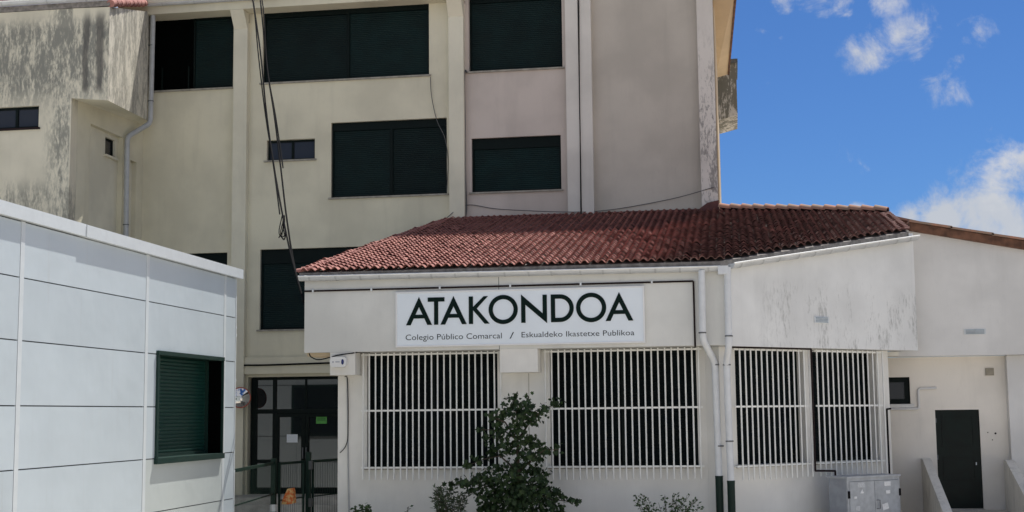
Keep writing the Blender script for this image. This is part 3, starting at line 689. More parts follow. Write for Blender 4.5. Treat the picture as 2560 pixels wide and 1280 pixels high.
# stair walls up to the green door
def stair_wall(x0, x1, zt, label):
    y0, yL = YD-.225 if x0 > 5.5 else YD-.003, 27.2
    pts = [(y0, 0), (y0, zt), (y0-.25, zt-.02), (yL+.2, .25), (yL, .2), (yL, 0)]
    o = MB().prism([(x0, y, z) for y, z in pts], (x1-x0, 0, 0)).build('stair_wall', 'stair_wall_render', None)
    return tag(o, label, 'stair wall')
stair_wall(4.03, 4.21, 1.53, 'sloping rendered stair wall between grey cabinet and green door')
stair_wall(5.72, 5.90, 1.50, 'sloping rendered stair wall ending at the pilaster right of the green door')
st = thing('door_steps', 'concrete steps rising to the green annex door', 'steps', (4.9, 29, 0))
for i in range(3): MB().box(4.215, 5.715, 28.6+i*.5, YD-.004 if i == 2 else 28.6+(i+1)*.5, 0, .14*(i+1)).build('step', 'concrete', st)

# ================================================================== entrance steps
es = thing('entrance_steps', 'low concrete steps below the glazed entrance door', 'steps', (-11.6, 34.5, 0))
for i in range(3): MB().box(-13.6, -9.6, 33.6+i*.5, (33.6+(i+1)*.5) if i < 2 else YT-.004, 0, .163*(i+1)).build('step', 'concrete', es)

# ================================================================== WHITE MODULAR BUILDING
XM = -9.79; FM = frame((XM, 0, 0), (0, 1, 0), (-1, 0, 0)); YE = 25.98
mod = thing('modular_building', 'white panelled modular building with green shutter window and flat coping', 'building', (-14, 20, 0))
zj = [-.78, .11, 1.0, 1.905, 2.785, 3.69, 4.57, 5.36]
wy0, wy1, wz0, wz1 = 22.21, 25.26, 1.87, 3.74
strips = [13.0, 17.62, 21.78, 25.38]; sw = .11
MB().box(XM-11, XM-.45, 9.0, YE-.33, 0, 5.36).build('core', 'module_joint', mod)
wall(MB(), frame((XM-.03, 0, 0), (0, 1, 0), (-1, 0, 0)), 9.0, YE-.03, 0, 5.36, .38, [(wy0, wy1, wz0, wz1)]).build('backing', 'module_joint', mod)
for s in strips: MB().box(XM-.028, XM+.006, s-sw/2, s+sw/2, 0, 5.36).build('joint_strip', 'module_trim', mod)
segs = [(9.0, strips[0]-sw/2), (strips[0]+sw/2, strips[1]-sw/2), (strips[1]+sw/2, strips[2]-sw/2), (strips[2]+sw/2, strips[3]-sw/2), (strips[3]+sw/2, YE-.02)]
def mpanel(a, b, c, d, mat='module_panel'):
    if b-a > .03 and d-c > .03: MB().box(XM-.028, XM, a+.005, b-.005, c+.009, d-.009).build('panel', mat, mod)
for k, (a, b) in enumerate(segs):
    for j in range(len(zj)-1):
        c, d = max(0, zj[j]), zj[j+1]
        if d < .02: continue
        if k == 3 and d > wz0+.05 and c < wz1-.08:
            mpanel(a, wy0, c, d)
            if c < wz0: mpanel(wy0, wy1, c, wz0, 'module_panel_warm')
            if d > wz1: mpanel(wy0, wy1, wz1, d)
            mpanel(wy1, b, c, d)
        else: mpanel(a, b, c, d, 'module_panel_warm' if (k == 3 and d < wz0+.1) else 'module_panel')
# far end wall facing the entrance, with its own window (seen mirrored in the door glass)
FE = frame((0, YE-.02, 0), (-1, 0, 0), (0, -1, 0))
for i in range(4):
    a = -XM+.02+i*2.7
    for j in range(1, len(zj)-1):
        c, d = max(0, zj[j]), zj[j+1]
        MB().box(a+.006, a+2.694, -.03, .0, c+.011, d-.011, FE).build('panel', 'module_panel', mod)
we = MB().box(13.6, 15.4, -.075, -.032, 1.9, 3.7, FE).build('window', 'module_frame', mod)
MB().box(13.7, 15.3, -.09, -.076, 2.0, 3.6, FE).build('roller_shutter', 'green_shutter', we)
MB().box(XM-.019, XM+.008, YE-.018, YE+.02, 0, 5.36).build('corner_trim', 'module_trim', mod)
yc = 19.37
MB().box(XM-11.2, XM+.07, 8.8, yc, 5.37, 5.56).build('coping', 'module_trim', mod)
MB().box(XM-11.2, XM+.085, yc+.003, YE+.17, 5.365, 5.553).build('coping', 'module_trim', mod)
# its window: frame, guides, slats
wf = MB(); f = .05
wf.box(wy0-.02, wy1+.02, -.05, .36, wz1-.06, wz1+.01, FM); wf.box(wy0-.04, wy1+.03, -.07, .36, wz0-.06, wz0+.04, FM)
wf.box(wy0-.02, wy0+f, -.04, .36, wz0+.04, wz1-.06, FM); wf.box(wy1-.02, wy1+.02, -.04, -.0, wz0+.04, wz1-.06, FM)
mw = wf.build('window', 'module_frame', mod)
MB().box(wy0+f, wy1+.01, .37, .39, wz0, wz1, FM).build('window_back', 'black_void', mw)
MB().box(wy1-.02, wy1+.01, .002, .365, wz0+.041, wz1-.061, FM).build('jamb_shade', 'black_void', mw)  # black lining paints the shade on the far reveal
ns = 26; hs = (wz1-.06-(wz0+.10))/ns
sb = MB(); prof = [(.012, 0), (.002, .2), (-.004, .5), (.0, .8), (.010, .97)]
for x in (0, wy1-.11-(wy0+f+.01)):
    pass
u0, u1 = wy0+f+.01, wy1-.10
vs = [FM(u, .30+a, 0)+Vector((0, 0, b*hs)) for u in (u0, u1) for a, b in prof]; m = len(prof)
smesh = bpy.data.meshes.new('slat'); smesh.from_pydata([tuple(v) for v in vs], [], [(i, m+i, m+i+1, i+1) for i in range(m-1)]); smesh.materials.append(MATS['module_green'])
for i in range(ns): shared('slat', smesh, Matrix.Translation((0, 0, wz0+.10+i*hs)), mw)
MB().box(u0, u1, .27, .31, wz0+.041, wz0+.10, FM).build('bottom_rail', 'module_frame', mw)
MB().box(u1, u1+.04, .24, .33, wz0+.041, wz1-.061, FM).build('shutter_guide', 'module_frame', mw)
for z in (1.5, 4.2, 4.35, 3.3):
    MB().box(XM-.015, XM+.0, YE+.021, YE+.06, z, z+.05).build('corner_clip', 'module_trim', mod)

# ================================================================== SIGN
YS = YF-.06
sg = thing('sign_board', 'wide white school sign with dark green lettering on the wing fascia', 'sign', (-4.13, YS, 4.5))
sx0, sx1, sz0, sz1 = -6.615, -1.65, 3.94, 5.045
MB().box(sx0+.03, sx1-.03, YS, YF-.004, sz0+.03, sz1-.03).build('panel', 'sign_white', sg)
fm = MB(); fm.box(sx0, sx1, YS-.015, YF-.004, sz0, sz0+.03); fm.box(sx0, sx1, YS-.015, YF-.004, sz1-.03, sz1)
fm.box(sx0, sx0+.03, YS-.015, YF-.004, sz0+.03, sz1-.03); fm.box(sx1-.03, sx1, YS-.015, YF-.004, sz0+.03, sz1-.03); fm.build('frame', 'sign_frame', sg)
ZB = sum(onY(x, y, YS).z for x, y in ((1090, 812.5), (1180, 810), (1400, 804.5), (1580, 801.5)))/4
CAP = onY(1090, 743.6, YS).z-ZB; S = .085
def letter(ch, px0, px1):
    x0, x1 = onY(px0, 775, YS).x, onY(px1, 775, YS).x; W = x1-x0; H = CAP; polys = []
    if ch == 'A':
        H = CAP*1.03; xc = W/2; s = S*1.12; yi = H*(1-s/(W/2)); zb, zt = H*.235, H*.37
        inn = lambda z: s+(xc-s)*(z/yi)
        polys = [[(0, 0), (s, 0), (xc, yi), (xc, H)], [(W, 0), (xc, H), (xc, yi), (W-s, 0)], [(inn(zb), zb), (W-inn(zb), zb), (W-inn(zt), zt), (inn(zt), zt)]]
    elif ch == 'T': polys = [[(W/2-S/2, 0), (W/2+S/2, 0), (W/2+S/2, H-S), (W, H-S), (W, H), (0, H), (0, H-S), (W/2-S/2, H-S)]]
    elif ch == 'K': polys = [[(0, 0), (S, 0), (S, H), (0, H)], [(S+.0005, H*.5), (S+.0005, H*.62), (W*.72, H), (W*.93, H), (S+.075, H*.56), (W, 0), (W*.76, 0)]]
    elif ch == 'N': polys = [[(0, 0), (S, 0), (S, H*.65), (W, -H*.03), (W, H), (W-S, H), (W-S, H*.33), (0, H*1.03)]]
    ring = None
    if ch in 'OD':
        n = 40; o = []; i_ = []
        if ch == 'O':
            H = CAP*1.06
            for k in range(n):
                a = 2*math.pi*k/n; o.append((W/2+W/2*math.cos(a), CAP/2+H/2*math.sin(a))); i_.append((W/2+(W/2-S)*math.cos(a), CAP/2+(H/2-S)*math.sin(a)))
        else:
            xa = W-H/2; o = [(0, 0)]; i_ = [(S, S)]
            for k in range(n//2+1):
                a = -math.pi/2+math.pi*k/(n//2); o.append((xa+H/2*math.cos(a), H/2+H/2*math.sin(a))); i_.append((xa+(H/2-S)*math.cos(a), H/2+(H/2-S)*math.sin(a)))
            o.append((0, H)); i_.append((S, H-S))
        ring = (o, i_)
    mb = MB(); T = lambda p, y: (x0+p[0], y, ZB+p[1]); yf_, yb_ = YS-.012, YS-.002
    for p in polys: mb.prism([T(q, yf_) for q in p], (0, yb_-yf_, 0))
    if ring:
        o, i_ = ring; n = len(o)
        mb.add([T(p, yf_) for p in o]+[T(p, yf_) for p in i_], [(k, (k+1) % n, n+(k+1) % n, n+k) for k in range(n)])
        for R in (o, i_): mb.add([T(p, yf_) for p in R]+[T(p, yb_) for p in R], [(k, (k+1) % n, n+(k+1) % n, n+k) for k in range(n)])
    return mb.build('letter', 'letter_green', sg)
for ch, a, b in (('A', 1015.2, 1080.1), ('T', 1069.6, 1111.5), ('A', 1101.2, 1166.7), ('K', 1172.2, 1224), ('O', 1221.6, 1294.7), ('N', 1303, 1367.5), ('D', 1377.3, 1434.6), ('O', 1440.3, 1515.8), ('A', 1513.7, 1582.9)):
    letter(ch, a, b)
def textline(s, px0, px1, base_py, cap_px, name, mat, parent, Y, thick=-.004):
    cu = bpy.data.curves.new('txt', 'FONT'); cu.body = s; cu.size = 1; cu.resolution_u = 3; cu.offset = thick
    ob = bpy.data.objects.new('txt', cu); col.objects.link(ob); dg = bpy.context.evaluated_depsgraph_get()
    me = bpy.data.meshes.new_from_object(ob.evaluated_get(dg)); bpy.data.objects.remove(ob)
    co = np.array([v.co[:] for v in me.vertices]); x0, x1 = co[:, 0].min(), co[:, 0].max()
    A_, B_ = onY(px0, base_py, Y), onY(px1, base_py, Y); zc = onY((px0+px1)/2, base_py-cap_px, Y).z-A_.z; capu = .72
    for v in me.vertices:
        v.co = (A_.x+(v.co.x-x0)/(x1-x0)*(B_.x-A_.x), Y, A_.z + v.co.y/capu*zc)
    par = list(range(len(me.vertices)))          # one mesh per character: islands that overlap in x (dots, accents) stay together
    def find(i):
        while par[i] != i: par[i] = par[par[i]]; i = par[i]
        return i
    for p in me.polygons:
        for i in p.vertices[1:]: par[find(i)] = find(p.vertices[0])
    isl = {}
    for p in me.polygons: isl.setdefault(find(p.vertices[0]), []).append(p)
    spans = sorted((min(me.vertices[i].co.x for p in ps for i in p.vertices), max(me.vertices[i].co.x for p in ps for i in p.vertices), k) for k, ps in isl.items())
    groups = []
    for a, b, k in spans:
        if groups and a < groups[-1][1]-.3*min(b-a, groups[-1][1]-groups[-1][0]): groups[-1][1] = max(b, groups[-1][1]); groups[-1][2].append(k)
        else: groups.append([a, b, [k]])
    for a, b, ks in groups:
        mb = MB()
        for k in ks:
            for p in isl[k]: mb.add([me.vertices[i].co[:] for i in p.vertices], [tuple(range(len(p.vertices)))])
        mb.build('letter', mat, parent)
    bpy.data.meshes.remove(me)
textline('Colegio Público Comarcal', 1014, 1254.5, 850.5, 17, 'lettering', 'letter_dark', sg, YS-.004)
textline('/', 1274, 1285, 846.5, 17, 'lettering', 'letter_dark', sg, YS-.004)
textline('Eskualdeko Ikastetxe Publikoa', 1304, 1586, 843.5, 17, 'lettering', 'letter_dark', sg, YS-.004)

# ================================================================== WINDOW GRILLES
def grille(fr, us, w, z0, z1, rails, u0, u1, label, lean=0.0):
    t = thing('window_grille', label, 'grille', fr((u0+u1)/2, w, z0), 'white window grilles')
    for u in us: MB().tube([fr(u+random.uniform(-.006, .006)+lean, w, z0+random.uniform(-.012, .012)), fr(u+random.uniform(-.004, .004), w, z1)], .0165, 6).build('bar', 'grille_paint', t)
    for z in rails: MB().box(u0, u1, w+.014, w+.038, z-.018, z+.018, fr).build('rail', 'grille_paint', t)
    for u in (u0+.02, u1-.02):
        for z in (rails[0], rails[-1]): MB().box(u-.018, u+.018, w+.02, .05 if fr is not FW else .02, z-.012, z+.012, fr).build('bracket', 'grille_paint', t)
    return t
GW = -.14
ga, gb = onY(908, 1000, YW+GW).x, onY(1252, 1000, YW+GW).x
grille(FW, np.linspace(ga, gb, 23), GW, 1.31, 3.86, (1.55, 2.69, 3.82), ga-.05, gb+.03, 'white bar grille over the shuttered window beside the alarm box')
ga, gb = onY(1364, 1000, YW+GW).x, onY(1749, 1000, YW+GW).x
grille(FW, np.linspace(ga, gb, 24), GW, 1.31, 3.86, (1.55, 2.69, 3.82), ga-.04, gb+.06, 'white bar grille between the garden tree and the twin downpipes')
ga, gb = onW(1852, 1000, W3+GW)[0], onW(2026, 1000, W3+GW)[0]
grille(F3w, np.linspace(ga, gb, 14), GW, 1.28, 3.83, (1.54, 2.69, 3.80), ga-.12, gb+.04, 'white bar grille on the oblique wall next to the downpipes')
ga, gb = onW(2046, 1000, W3+GW)[0], onW(2210, 1000, W3+GW)[0]
grille(F3w, np.linspace(ga, gb, 14), GW, 1.28, 3.83, (1.54, 2.69, 3.80), ga-.04, gb+.04, 'white bar grille on the oblique wall behind the grey cabinet')

# ================================================================== CONDUITS and CABLES
def cable(name, label, pts, r, mat, cat='cable', group=None, clips=None, sub=8):
    P = [Vector(p) for p in pts]; out = []
    for i in range(len(P)-1):      # Catmull-Rom
        a, b, c, d = P[max(i-1, 0)], P[i], P[i+1], P[min(i+2, len(P)-1)]
        for k in range(sub):
            t = k/sub; out.append(.5*((2*b)+(c-a)*t+(2*a-5*b+4*c-d)*t*t+(3*b-a-3*c+d)*t**3))
    out.append(P[-1]); o = MB().tube(out, r, 6).build(name, mat); tag(o, label, cat, group)
    for c in clips or (): MB().box(c[0]-.016, c[0]+.016, c[1]-.02, c[1]+.02, c[2]-.03, c[2]+.03).build('clip', 'vent_white', o)
    return o
cy = YF-.03
def straight(name, label, pts, r, mat, clips=()):
    o = MB()
    for a, b in zip(pts[:-1], pts[1:]): o.tube([a, b], r, 8)
    o = o.build(name, mat); tag(o, label, 'conduit')
    for c in clips: MB().box(c[0]-.018, c[0]+.018, c[1]-.03, c[1]+.0, c[2]-.03, c[2]+.03).build('clip', 'vent_white', o)
zc_ = 5.115
xr = onY(1735, 760, cy).x
straight('conduit', 'thin brown conduit running above the school sign and down beside it', [(-8.53, cy, zc_), (xr, cy, zc_), (xr, cy, 3.84)], .018, 'conduit_brown', [(onY(px, 720, cy).x, cy, zc_) for px in (783, 929, 1100, 1276, 1452, 1630)])
pa = [F3w(0.0, -.2, 3.835), F3w(onW(2030, 900, W3-.2)[0], -.2, 3.835)]
uq = onW(2032, 1000, W3-.2)[0]; uq2 = onW(2088, 1175, W3-.2)[0]
straight('conduit', 'brown conduit running down between the oblique wall grilles to the cabinet', [pa[0], F3w(uq, -.2, 3.835), F3w(uq, -.2, 1.40), F3w(uq2, -.2, 1.38), F3w(uq2, -.2, 1.15)], .02, 'conduit_brown')
ur = onW(2216, 1000, W3-.1)[0]
straight('conduit', 'black conduit with hooked top rising behind the grey cabinet', [F3w(ur, -.1, 1.1), F3w(ur, -.1, 2.61), F3w(ur+.12, -.1, 2.62)], .02, 'cable_black')
# overhead cables from the eaves of the tall block to the wing corner
def lerp_path(pxs, y0, y1):
    n = len(pxs); return [onY(px, py, y0+(y1-y0)*i/(n-1)) for i, (px, py) in enumerate(pxs)]
Y0, Y1 = YT-.75, YF+.05
cabA = [(629, -25), (637, 30), (651, 130), (666, 280), (684, 410), (706, 535), (728, 640), (761, 762)]
cabB = [(648, -25), (654, 30), (668, 170), (686, 290), (702, 420), (716, 540), (735, 660), (759, 752)]
def twist(path, off):
    return [p + Vector((off*math.sin(i*2.1), 0, 0)) for i, p in enumerate(path)]
for k, (pp, lab) in enumerate(((cabA, 'black twisted cable with knotted coil slung from eaves to wing corner'), (cabB, 'black slack cable slung beside the coiled one from eaves to wing corner'))):
    base = lerp_path(pp, Y0, Y1)
    o = cable('overhead_cable', lab, base, .020, 'cable_black')
    sec = cable('strand', '', twist([p+Vector((-.035 if k == 0 else .03, 0, 0)) for p in base[:5 if k else 6]], .03), .016, 'cable_black')
    del sec['label'], sec['category']; setpar(sec, o)
    if k == 0:
        kb = MB(); c0 = base[5]
        for q in range(4):
            a = [c0+Vector((.05*math.sin(q*2+t)*(1+.3*q)*math.sin(t*.5), .02*q, -.52*abs(math.sin(t/2))-.02*q)) + Vector((.04*math.sin(t+q), 0, 0)) for t in np.linspace(0, 2*math.pi, 14)]
            kb.tube(a, .011, 5)
        kb.build('cable_coil', 'cable_black', o)
WY = YT-.23
cable('wall_cable', 'dark vertical cable running down beside the pink wall panel to the tiles', [onY(1168, 181, YT-.07), onY(1161, 186, YT-.06), onY(1162, 300, YT-.03), onY(1163, 430, YT-.03), onY(1166, 515, YT-.05), onY(1163, 546, YT-.08)], .022, 'cable_grey')
cable('wall_cable', 'thin grey cable sagging across the base of the pink and white wall', [onY(1115, 546, YT-.3), onY(1166, 513, YT-.06), onY(1250, 523, YT-.06), onY(1420, 530, WY-.02), onY(1530, 524, YT-.05), onY(1680, 497, YT-.08), onY(1785, 468, WY-.02)], .012, 'cable_grey')
cable('wall_cable', 'thin loose wire hanging past the upper corner of the double shutter window', [onY(1076, 192, YT-.07), onY(1079, 240, YT-.05), onY(1092, 300, YT-.05), onY(1112, 345, YT-.05), onY(1120, 400, YT-.03), onY(1117, 480, YT-.08)], .010, 'cable_grey')
cable('wall_cable', 'black vertical cable in the joint of the double pilaster', [onY(1447, -20, WY), onY(1449, 270, WY), onY(1450, 316, WY), onY(1452, 534, WY)], .012, 'cable_black')
cable('wall_cable', 'black cable clipped along the wall above the entrance lintel', [onY(585, 903, YT-.04), onY(680, 899, YT-.04), onY(760, 897, YT-.04), onY(835, 895, YT-.04)], .022, 'cable_black')
cable('wall_cable', 'sagging black cable bundle lying on the entrance lintel', [onY(585, 913, YT-.17), onY(650, 913, YT-.17), onY(720, 911, YT-.17), onY(835, 907, YT-.17)], .026, 'cable_black')
cable('wall_cable', 'black cable looping over the alarm box corbel to the window head', [onY(773, 884, YF-.02), onY(779, 893, YF-.03), onY(800, 899, YF+.1), onY(845, 888, YF-.03), onY(880, 883, YF-.03), onY(903, 880, YF+.2), onY(925, 882, YF+.35)], .012, 'cable_black')
straight('conduit', 'thin pale conduit running down the pier under the alarm box', [onY(868, 945, YW-.03), onY(872, 1290, YW-.03)], .016, 'grey_pipe')
cable('wall_cable', 'dark wire hanging from the corbel to the gate post', [onY(862, 941, YW-.06), onY(869, 955, YW-.05), onY(870, 1080, YW-.05), onY(864, 1115, YW-.05), onY(850, 1132, YW-.05)], .010, 'cable_black')

# ================================================================== ALARM BOX
al = thing('alarm_box', 'white rounded alarm box with blue lens on the corbel', 'alarm', onY(849, 905, YF))
a0, a1 = onY(829, 893, YF), onY(869, 918, YF); cxa, cza = (a0.x+a1.x)/2, (a0.z+a1.z)/2; hw, hh = (a1.x-a0.x)/2, (a0.z-a1.z)/2
def rrect(cx, cz, hw, hh, r, n=6):
    pts = []
    for sx, sz, a0_ in ((1, 1, 0), (-1, 1, 90), (-1, -1, 180), (1, -1, 270)):
        for k in range(n+1):
            a = rad(a0_+90*k/n); pts.append((cx+sx*(hw-r)+r*math.cos(a), cz+sz*(hh-r)+r*math.sin(a)))
    return pts
MB().prism([(x, YF-.12, z) for x, z in rrect(cxa, cza, hw, hh, .07)], (0, .118, 0)).build('casing', 'alarm_white', al)
MB().prism([(cxa+hw*.58+hw*.17*math.cos(t), YF-.127, cza+hh*.55*math.sin(t)) for t in np.linspace(0, 2*math.pi, 18)[:-1]], (0, .006, 0)).build('lens', 'alarm_blue', al)
MB().box(cxa-hw*.3, cxa+hw*.22, YF-.124, YF-.1205, cza-.01, cza+.015).build('label_mark', 'alarm_mark', al)
MB().prism([(cxa-hw*.6+.02*math.cos(t), YF-.124, cza+.02*math.sin(t)) for t in np.linspace(0, 2*math.pi, 12)[:-1]], (0, .003, 0)).build('label_mark', 'alarm_mark', al)

# ================================================================== CONVEX MIRROR by the door
mc = onY(601, 994, YT-.5); mr = .27
mi = thing('convex_mirror', 'round convex traffic mirror with red rim beside the entrance door', 'mirror', mc)
mm = MB(); rings = 7; seg = 28; ax = Vector((.35, -.93, .05)).normalized(); s1 = ax.cross(Vector((0, 0, 1))).normalized(); s2 = s1.cross(ax)
vs = [mc+ax*.07]; fs = []
for i in range(1, rings+1):
    t = i/rings
    for k in range(seg):
        a = 2*math.pi*k/seg; vs.append(mc+ax*(.07*(1-t*t))+(s1*math.cos(a)+s2*math.sin(a))*mr*t)
fs = [(0, 1+k, 1+(k+1) % seg) for k in range(seg)] + [(1+(i-1)*seg+k, 1+i*seg+k, 1+i*seg+(k+1) % seg, 1+(i-1)*seg+(k+1) % seg) for i in range(1, rings) for k in range(seg)]
mm.add(vs, fs, True); mm.build('mirror_face', 'mirror_glass', mi)
MB().tube([mc+(s1*math.cos(a)+s2*math.sin(a))*mr for a in np.linspace(0, 2*math.pi, 33)], .016, 6, False).build('rim', 'mirror_rim', mi)
MB().tube([mc-ax*.01, mc-ax*.03], [mr, mr*.6], 24).build('back', 'mirror_back', mi)
MB().tube([mc-ax*.03, Vector((mc.x-.15, YT-.0, mc.z))], .02, 8).build('bracket', 'mirror_back', mi)

# ================================================================== NOTICES on the door
n1a, n1b = onY(717, 1086, DZ-.01), onY(744, 1106, DZ-.01)
tag(MB().box(n1a.x, n1b.x, DZ-.012, DZ-.006, n1b.z, n1a.z).build('paper_notice', 'paper'), 'white paper notice taped to the entrance door glass', 'notice')
n2a, n2b = onY(789, 1040, DZ-.06), onY(815.6, 1059, DZ-.06)
gn = tag(MB().box(n2a.x, n2b.x, DZ-.012, DZ-.006, n2b.z, n2a.z).build('paper_notice', 'green_paper'), 'bright green paper notice taped to the entrance door glass', 'notice')
for q in (.42, .58): MB().box(n2a.x+.03, n2b.x-.03, DZ-.014, DZ-.0125, n2b.z+(n2a.z-n2b.z)*q, n2b.z+(n2a.z-n2b.z)*(q+.07)).build('print_line', 'fence_green', gn)

# ================================================================== FENCE and GATE
fa, fb = Vector((-10.10, 26.7, 0)), Vector((onY(684, 1157, 31).x, 31, 0))
def mesh_panel(parent, a, b, z0, z1, name='wire_infill', step=.11, r=.004):
    mb = MB(); n = int((b-a).length/step)
    for i in range(n+1):
        p = a.lerp(b, i/n); mb.tube([p+Vector((0, 0, z0)), p+Vector((0, 0, z1))], r, 4, False)
    return mb.build(name, 'fence_green', parent)
fc = thing('mesh_fence', 'dark green wire fence between the white modular building and the gate', 'fence', fb)
def bx(parent, a, b, z, h=.05, t=.04, name='rail'):
    d = (b-a).normalized(); n = Vector((-d.y, d.x, 0))*t/2
    return MB().prism([a-n+Vector((0, 0, z)), b-n+Vector((0, 0, z)), b+n+Vector((0, 0, z)), a+n+Vector((0, 0, z))], (0, 0, h)).build(name, 'fence_green', parent)
bx(fc, fa, fb, 1.47, .07); bx(fc, fa, fb, .78, .03, .02); bx(fc, fa, fb, .1, .05); mesh_panel(fc, fa, fb, .1, 1.47)
MB().box(fb.x-.05, fb.x+.06, 30.95, 31.06, 0, 1.62).build('post', 'fence_green', fc)
gpa, gpb, gpc = Vector((onY(699, 1157, 31.15).x, 31.15, 0)), Vector((onY(773, 1150, 32.6).x, 32.6, 0)), Vector((onY(848, 1149, 34).x, 34.0, 0))
gt = thing('entrance_gate', 'dark green wire gate leaves in front of the glazed entrance', 'gate', gpb)
for a, b in ((gpa, gpb+Vector((-.08, -.2, 0))), (gpb+Vector((.06, .12, 0)), gpc)):
    bx(gt, a, b, 1.46, .06); bx(gt, a, b, .62, .03, .02); bx(gt, a, b, .1, .05); mesh_panel(gt, a, b, .1, 1.46)
    for q in (a, b): MB().box(q.x-.025, q.x+.025, q.y-.025, q.y+.025, .08, 1.5).build('stile', 'fence_green', gt)
MB().box(gpb.x-.06, gpb.x+.05, gpb.y-.1, gpb.y+.02, 0, 1.72).build('post', 'fence_green', gt)
MB().box(gpc.x-.01, gpc.x+.09, gpc.y-.05, gpc.y+.05, 0, 1.85).build('post', 'fence_green', gt)
for z in (1.3, .4): MB().box(gpb.x+.03, gpb.x+.11, gpb.y-.14, gpb.y-.02, z, z+.2).build('hinge', 'dark_clip', gt)
lb = onY(683, 1270, 30.9); MB().box(lb.x-.06, lb.x+.07, 30.84, 30.93, lb.z-.08, lb.z+.08).build('lock_box', 'vent_white', gt)
# orange bag hanging from the gate
bc = onY(721, 1222, 31.3)
bg_ = MB(); prof = [(-.02, 0, .08), (-.12, -.24, .05), (-.17, -.36, .04), (.02, -.36, .06), (.14, -.33, .04), (.12, -.05, .05), (.1, .02, .02)]
pts = [(bc.x+a, 31.28-abs(math.sin(i*1.7))*.04, bc.z+b) for i, (a, b, c) in enumerate(prof)]
bg_.prism(pts, (.03, .12, 0)); tag(bg_.build('hanging_bag', 'bag_orange'), 'crumpled orange plastic bag hanging on the green gate', 'bag')

# ================================================================== ELECTRICAL CABINET
wf3 = -.72
cu0, czt = onW(2117, 1192, wf3); cu1, _ = onW(2248, 1190, wf3)
cb = thing('electrical_cabinet', 'weathered grey two-door electrical cabinet with stickers under the oblique wall grille', 'cabinet', F3((cu0+cu1)/2, wf3, 0))
MB().box(cu0, cu1, wf3+.03, wf3+.48, 0, czt-.04, F3).build('body', 'cabinet_side', cb)
MB().box(cu0-.02, cu1+.02, wf3-.02, wf3+.5, czt-.038, czt+.0, F3).build('top_cap', 'cabinet_grey', cb)
um = onW(2186, 1230, wf3)[0]
fb_ = MB(); fb_.box(cu0, cu0+.05, wf3, wf3+.029, 0, czt-.04, F3); fb_.box(cu1-.04, cu1, wf3, wf3+.029, 0, czt-.04, F3); fb_.box(cu0+.05, cu1-.04, wf3, wf3+.029, czt-.10, czt-.04, F3); fb_.build('front_frame', 'cabinet_grey', cb)
for k, (a, b) in enumerate(((cu0+.054, um-.006), (um+.006, cu1-.044))):
    d = MB().box(a, b, wf3-.012, wf3+.02, .15, czt-.106, F3).build('cabinet_door', 'cabinet_grey', cb)
    hu = a-.03 if k == 0 else b+.02
    MB().box(hu-.015, hu+.025, wf3-.03, wf3-.002, czt-.42, czt-.28, F3).build('hinge', 'cable_black', d)
    c = (a+b)/2
    def stick(px0, py0, px1, py1, mat):
        (s0, z0_), (s1_, z1_) = onW(px0, py1, wf3-.014), onW(px1, py0, wf3-.014)
        MB().box(s0, s1_, wf3-.018, wf3-.013, z0_, z1_, F3).build('sticker', mat, d)
    if k == 0:
        stick(2144, 1206, 2161, 1219, 'sticker_grey'); stick(2140, 1265, 2150, 1278, 'sticker_grey'); stick(2136, 1241, 2142, 1247, 'sticker_white')
        t0, t1, t2 = onW(2149, 1234, wf3), onW(2158, 1233, wf3), onW(2154, 1223, wf3)
        MB().prism([F3(t[0], wf3-.018, t[1]) for t in (t0, t1, t2)], -in3*-.005).build('sticker', 'sticker_white', d)
    else:
        stick(2211, 1203, 2226, 1215, 'sticker_white'); stick(2215, 1225, 2225, 1234, 'sticker_white')
        q = [onW(*p, wf3) for p in ((2204, 1261), (2218, 1256), (2221, 1271), (2207, 1276))]
        MB().prism([F3(t[0], wf3-.018, t[1]) for t in q], in3*.005).build('sticker', 'sticker_white', d)
        h0, h1_ = onW(2190, 1250, wf3), onW(2196, 1271, wf3)
        MB().tube([F3(h0[0], wf3-.012, h0[1]), F3(h1_[0], wf3-.05, h0[1]), F3(h1_[0], wf3-.05, h1_[1]), F3(h0[0], wf3-.012, h1_[1])], .009, 6).build('handle', 'dark_clip', d)

# ================================================================== PLANTS
def leaf_card(mb, c, size, rnd, shape='maple'):
    a = Vector((rnd.gauss(0, 1), rnd.gauss(0, 1), rnd.gauss(0, .6))).normalized(); b = a.orthogonal().normalized()
    b = (Matrix.Rotation(rnd.uniform(0, 6.28), 3, a) @ b); n = a.cross(b)
    if shape == 'maple':
        P2 = [(0, -.5), (.22, -.32), (.5, -.30), (.36, -.02), (.48, .22), (.2, .2), (0, .58), (-.2, .2), (-.48, .22), (-.36, -.02), (-.5, -.30), (-.22, -.32)]
        vs = [c] + [c+(b*x+n*y)*size+a*size*.18*(abs(x)-.2) for x, y in P2]
        mb.add(vs, [(0, 1+i, 1+(i+1) % 12) for i in range(12)])
    else:
        d = Vector((rnd.gauss(0, .7), rnd.gauss(0, .7), rnd.uniform(-.3, .9))).normalized(); s = d.orthogonal().normalized(); s = Matrix.Rotation(rnd.uniform(0, 6.28), 3, d) @ s
        w = .22 if shape == 'blade' else .55
        vs = [c, c+d*size*.45+s*size*w*.5, c+d*size+Vector((0, 0, -size*.1)), c+d*size*.45-s*size*w*.5]
        mb.add(vs, [(0, 1, 2), (0, 2, 3)])
rnd = random.Random(11)
TY = 25.75
tr = thing('garden_tree', 'dark leafy young tree growing in front of the barred windows', 'tree', (onY(1300, 1290, TY).x, TY, 0))
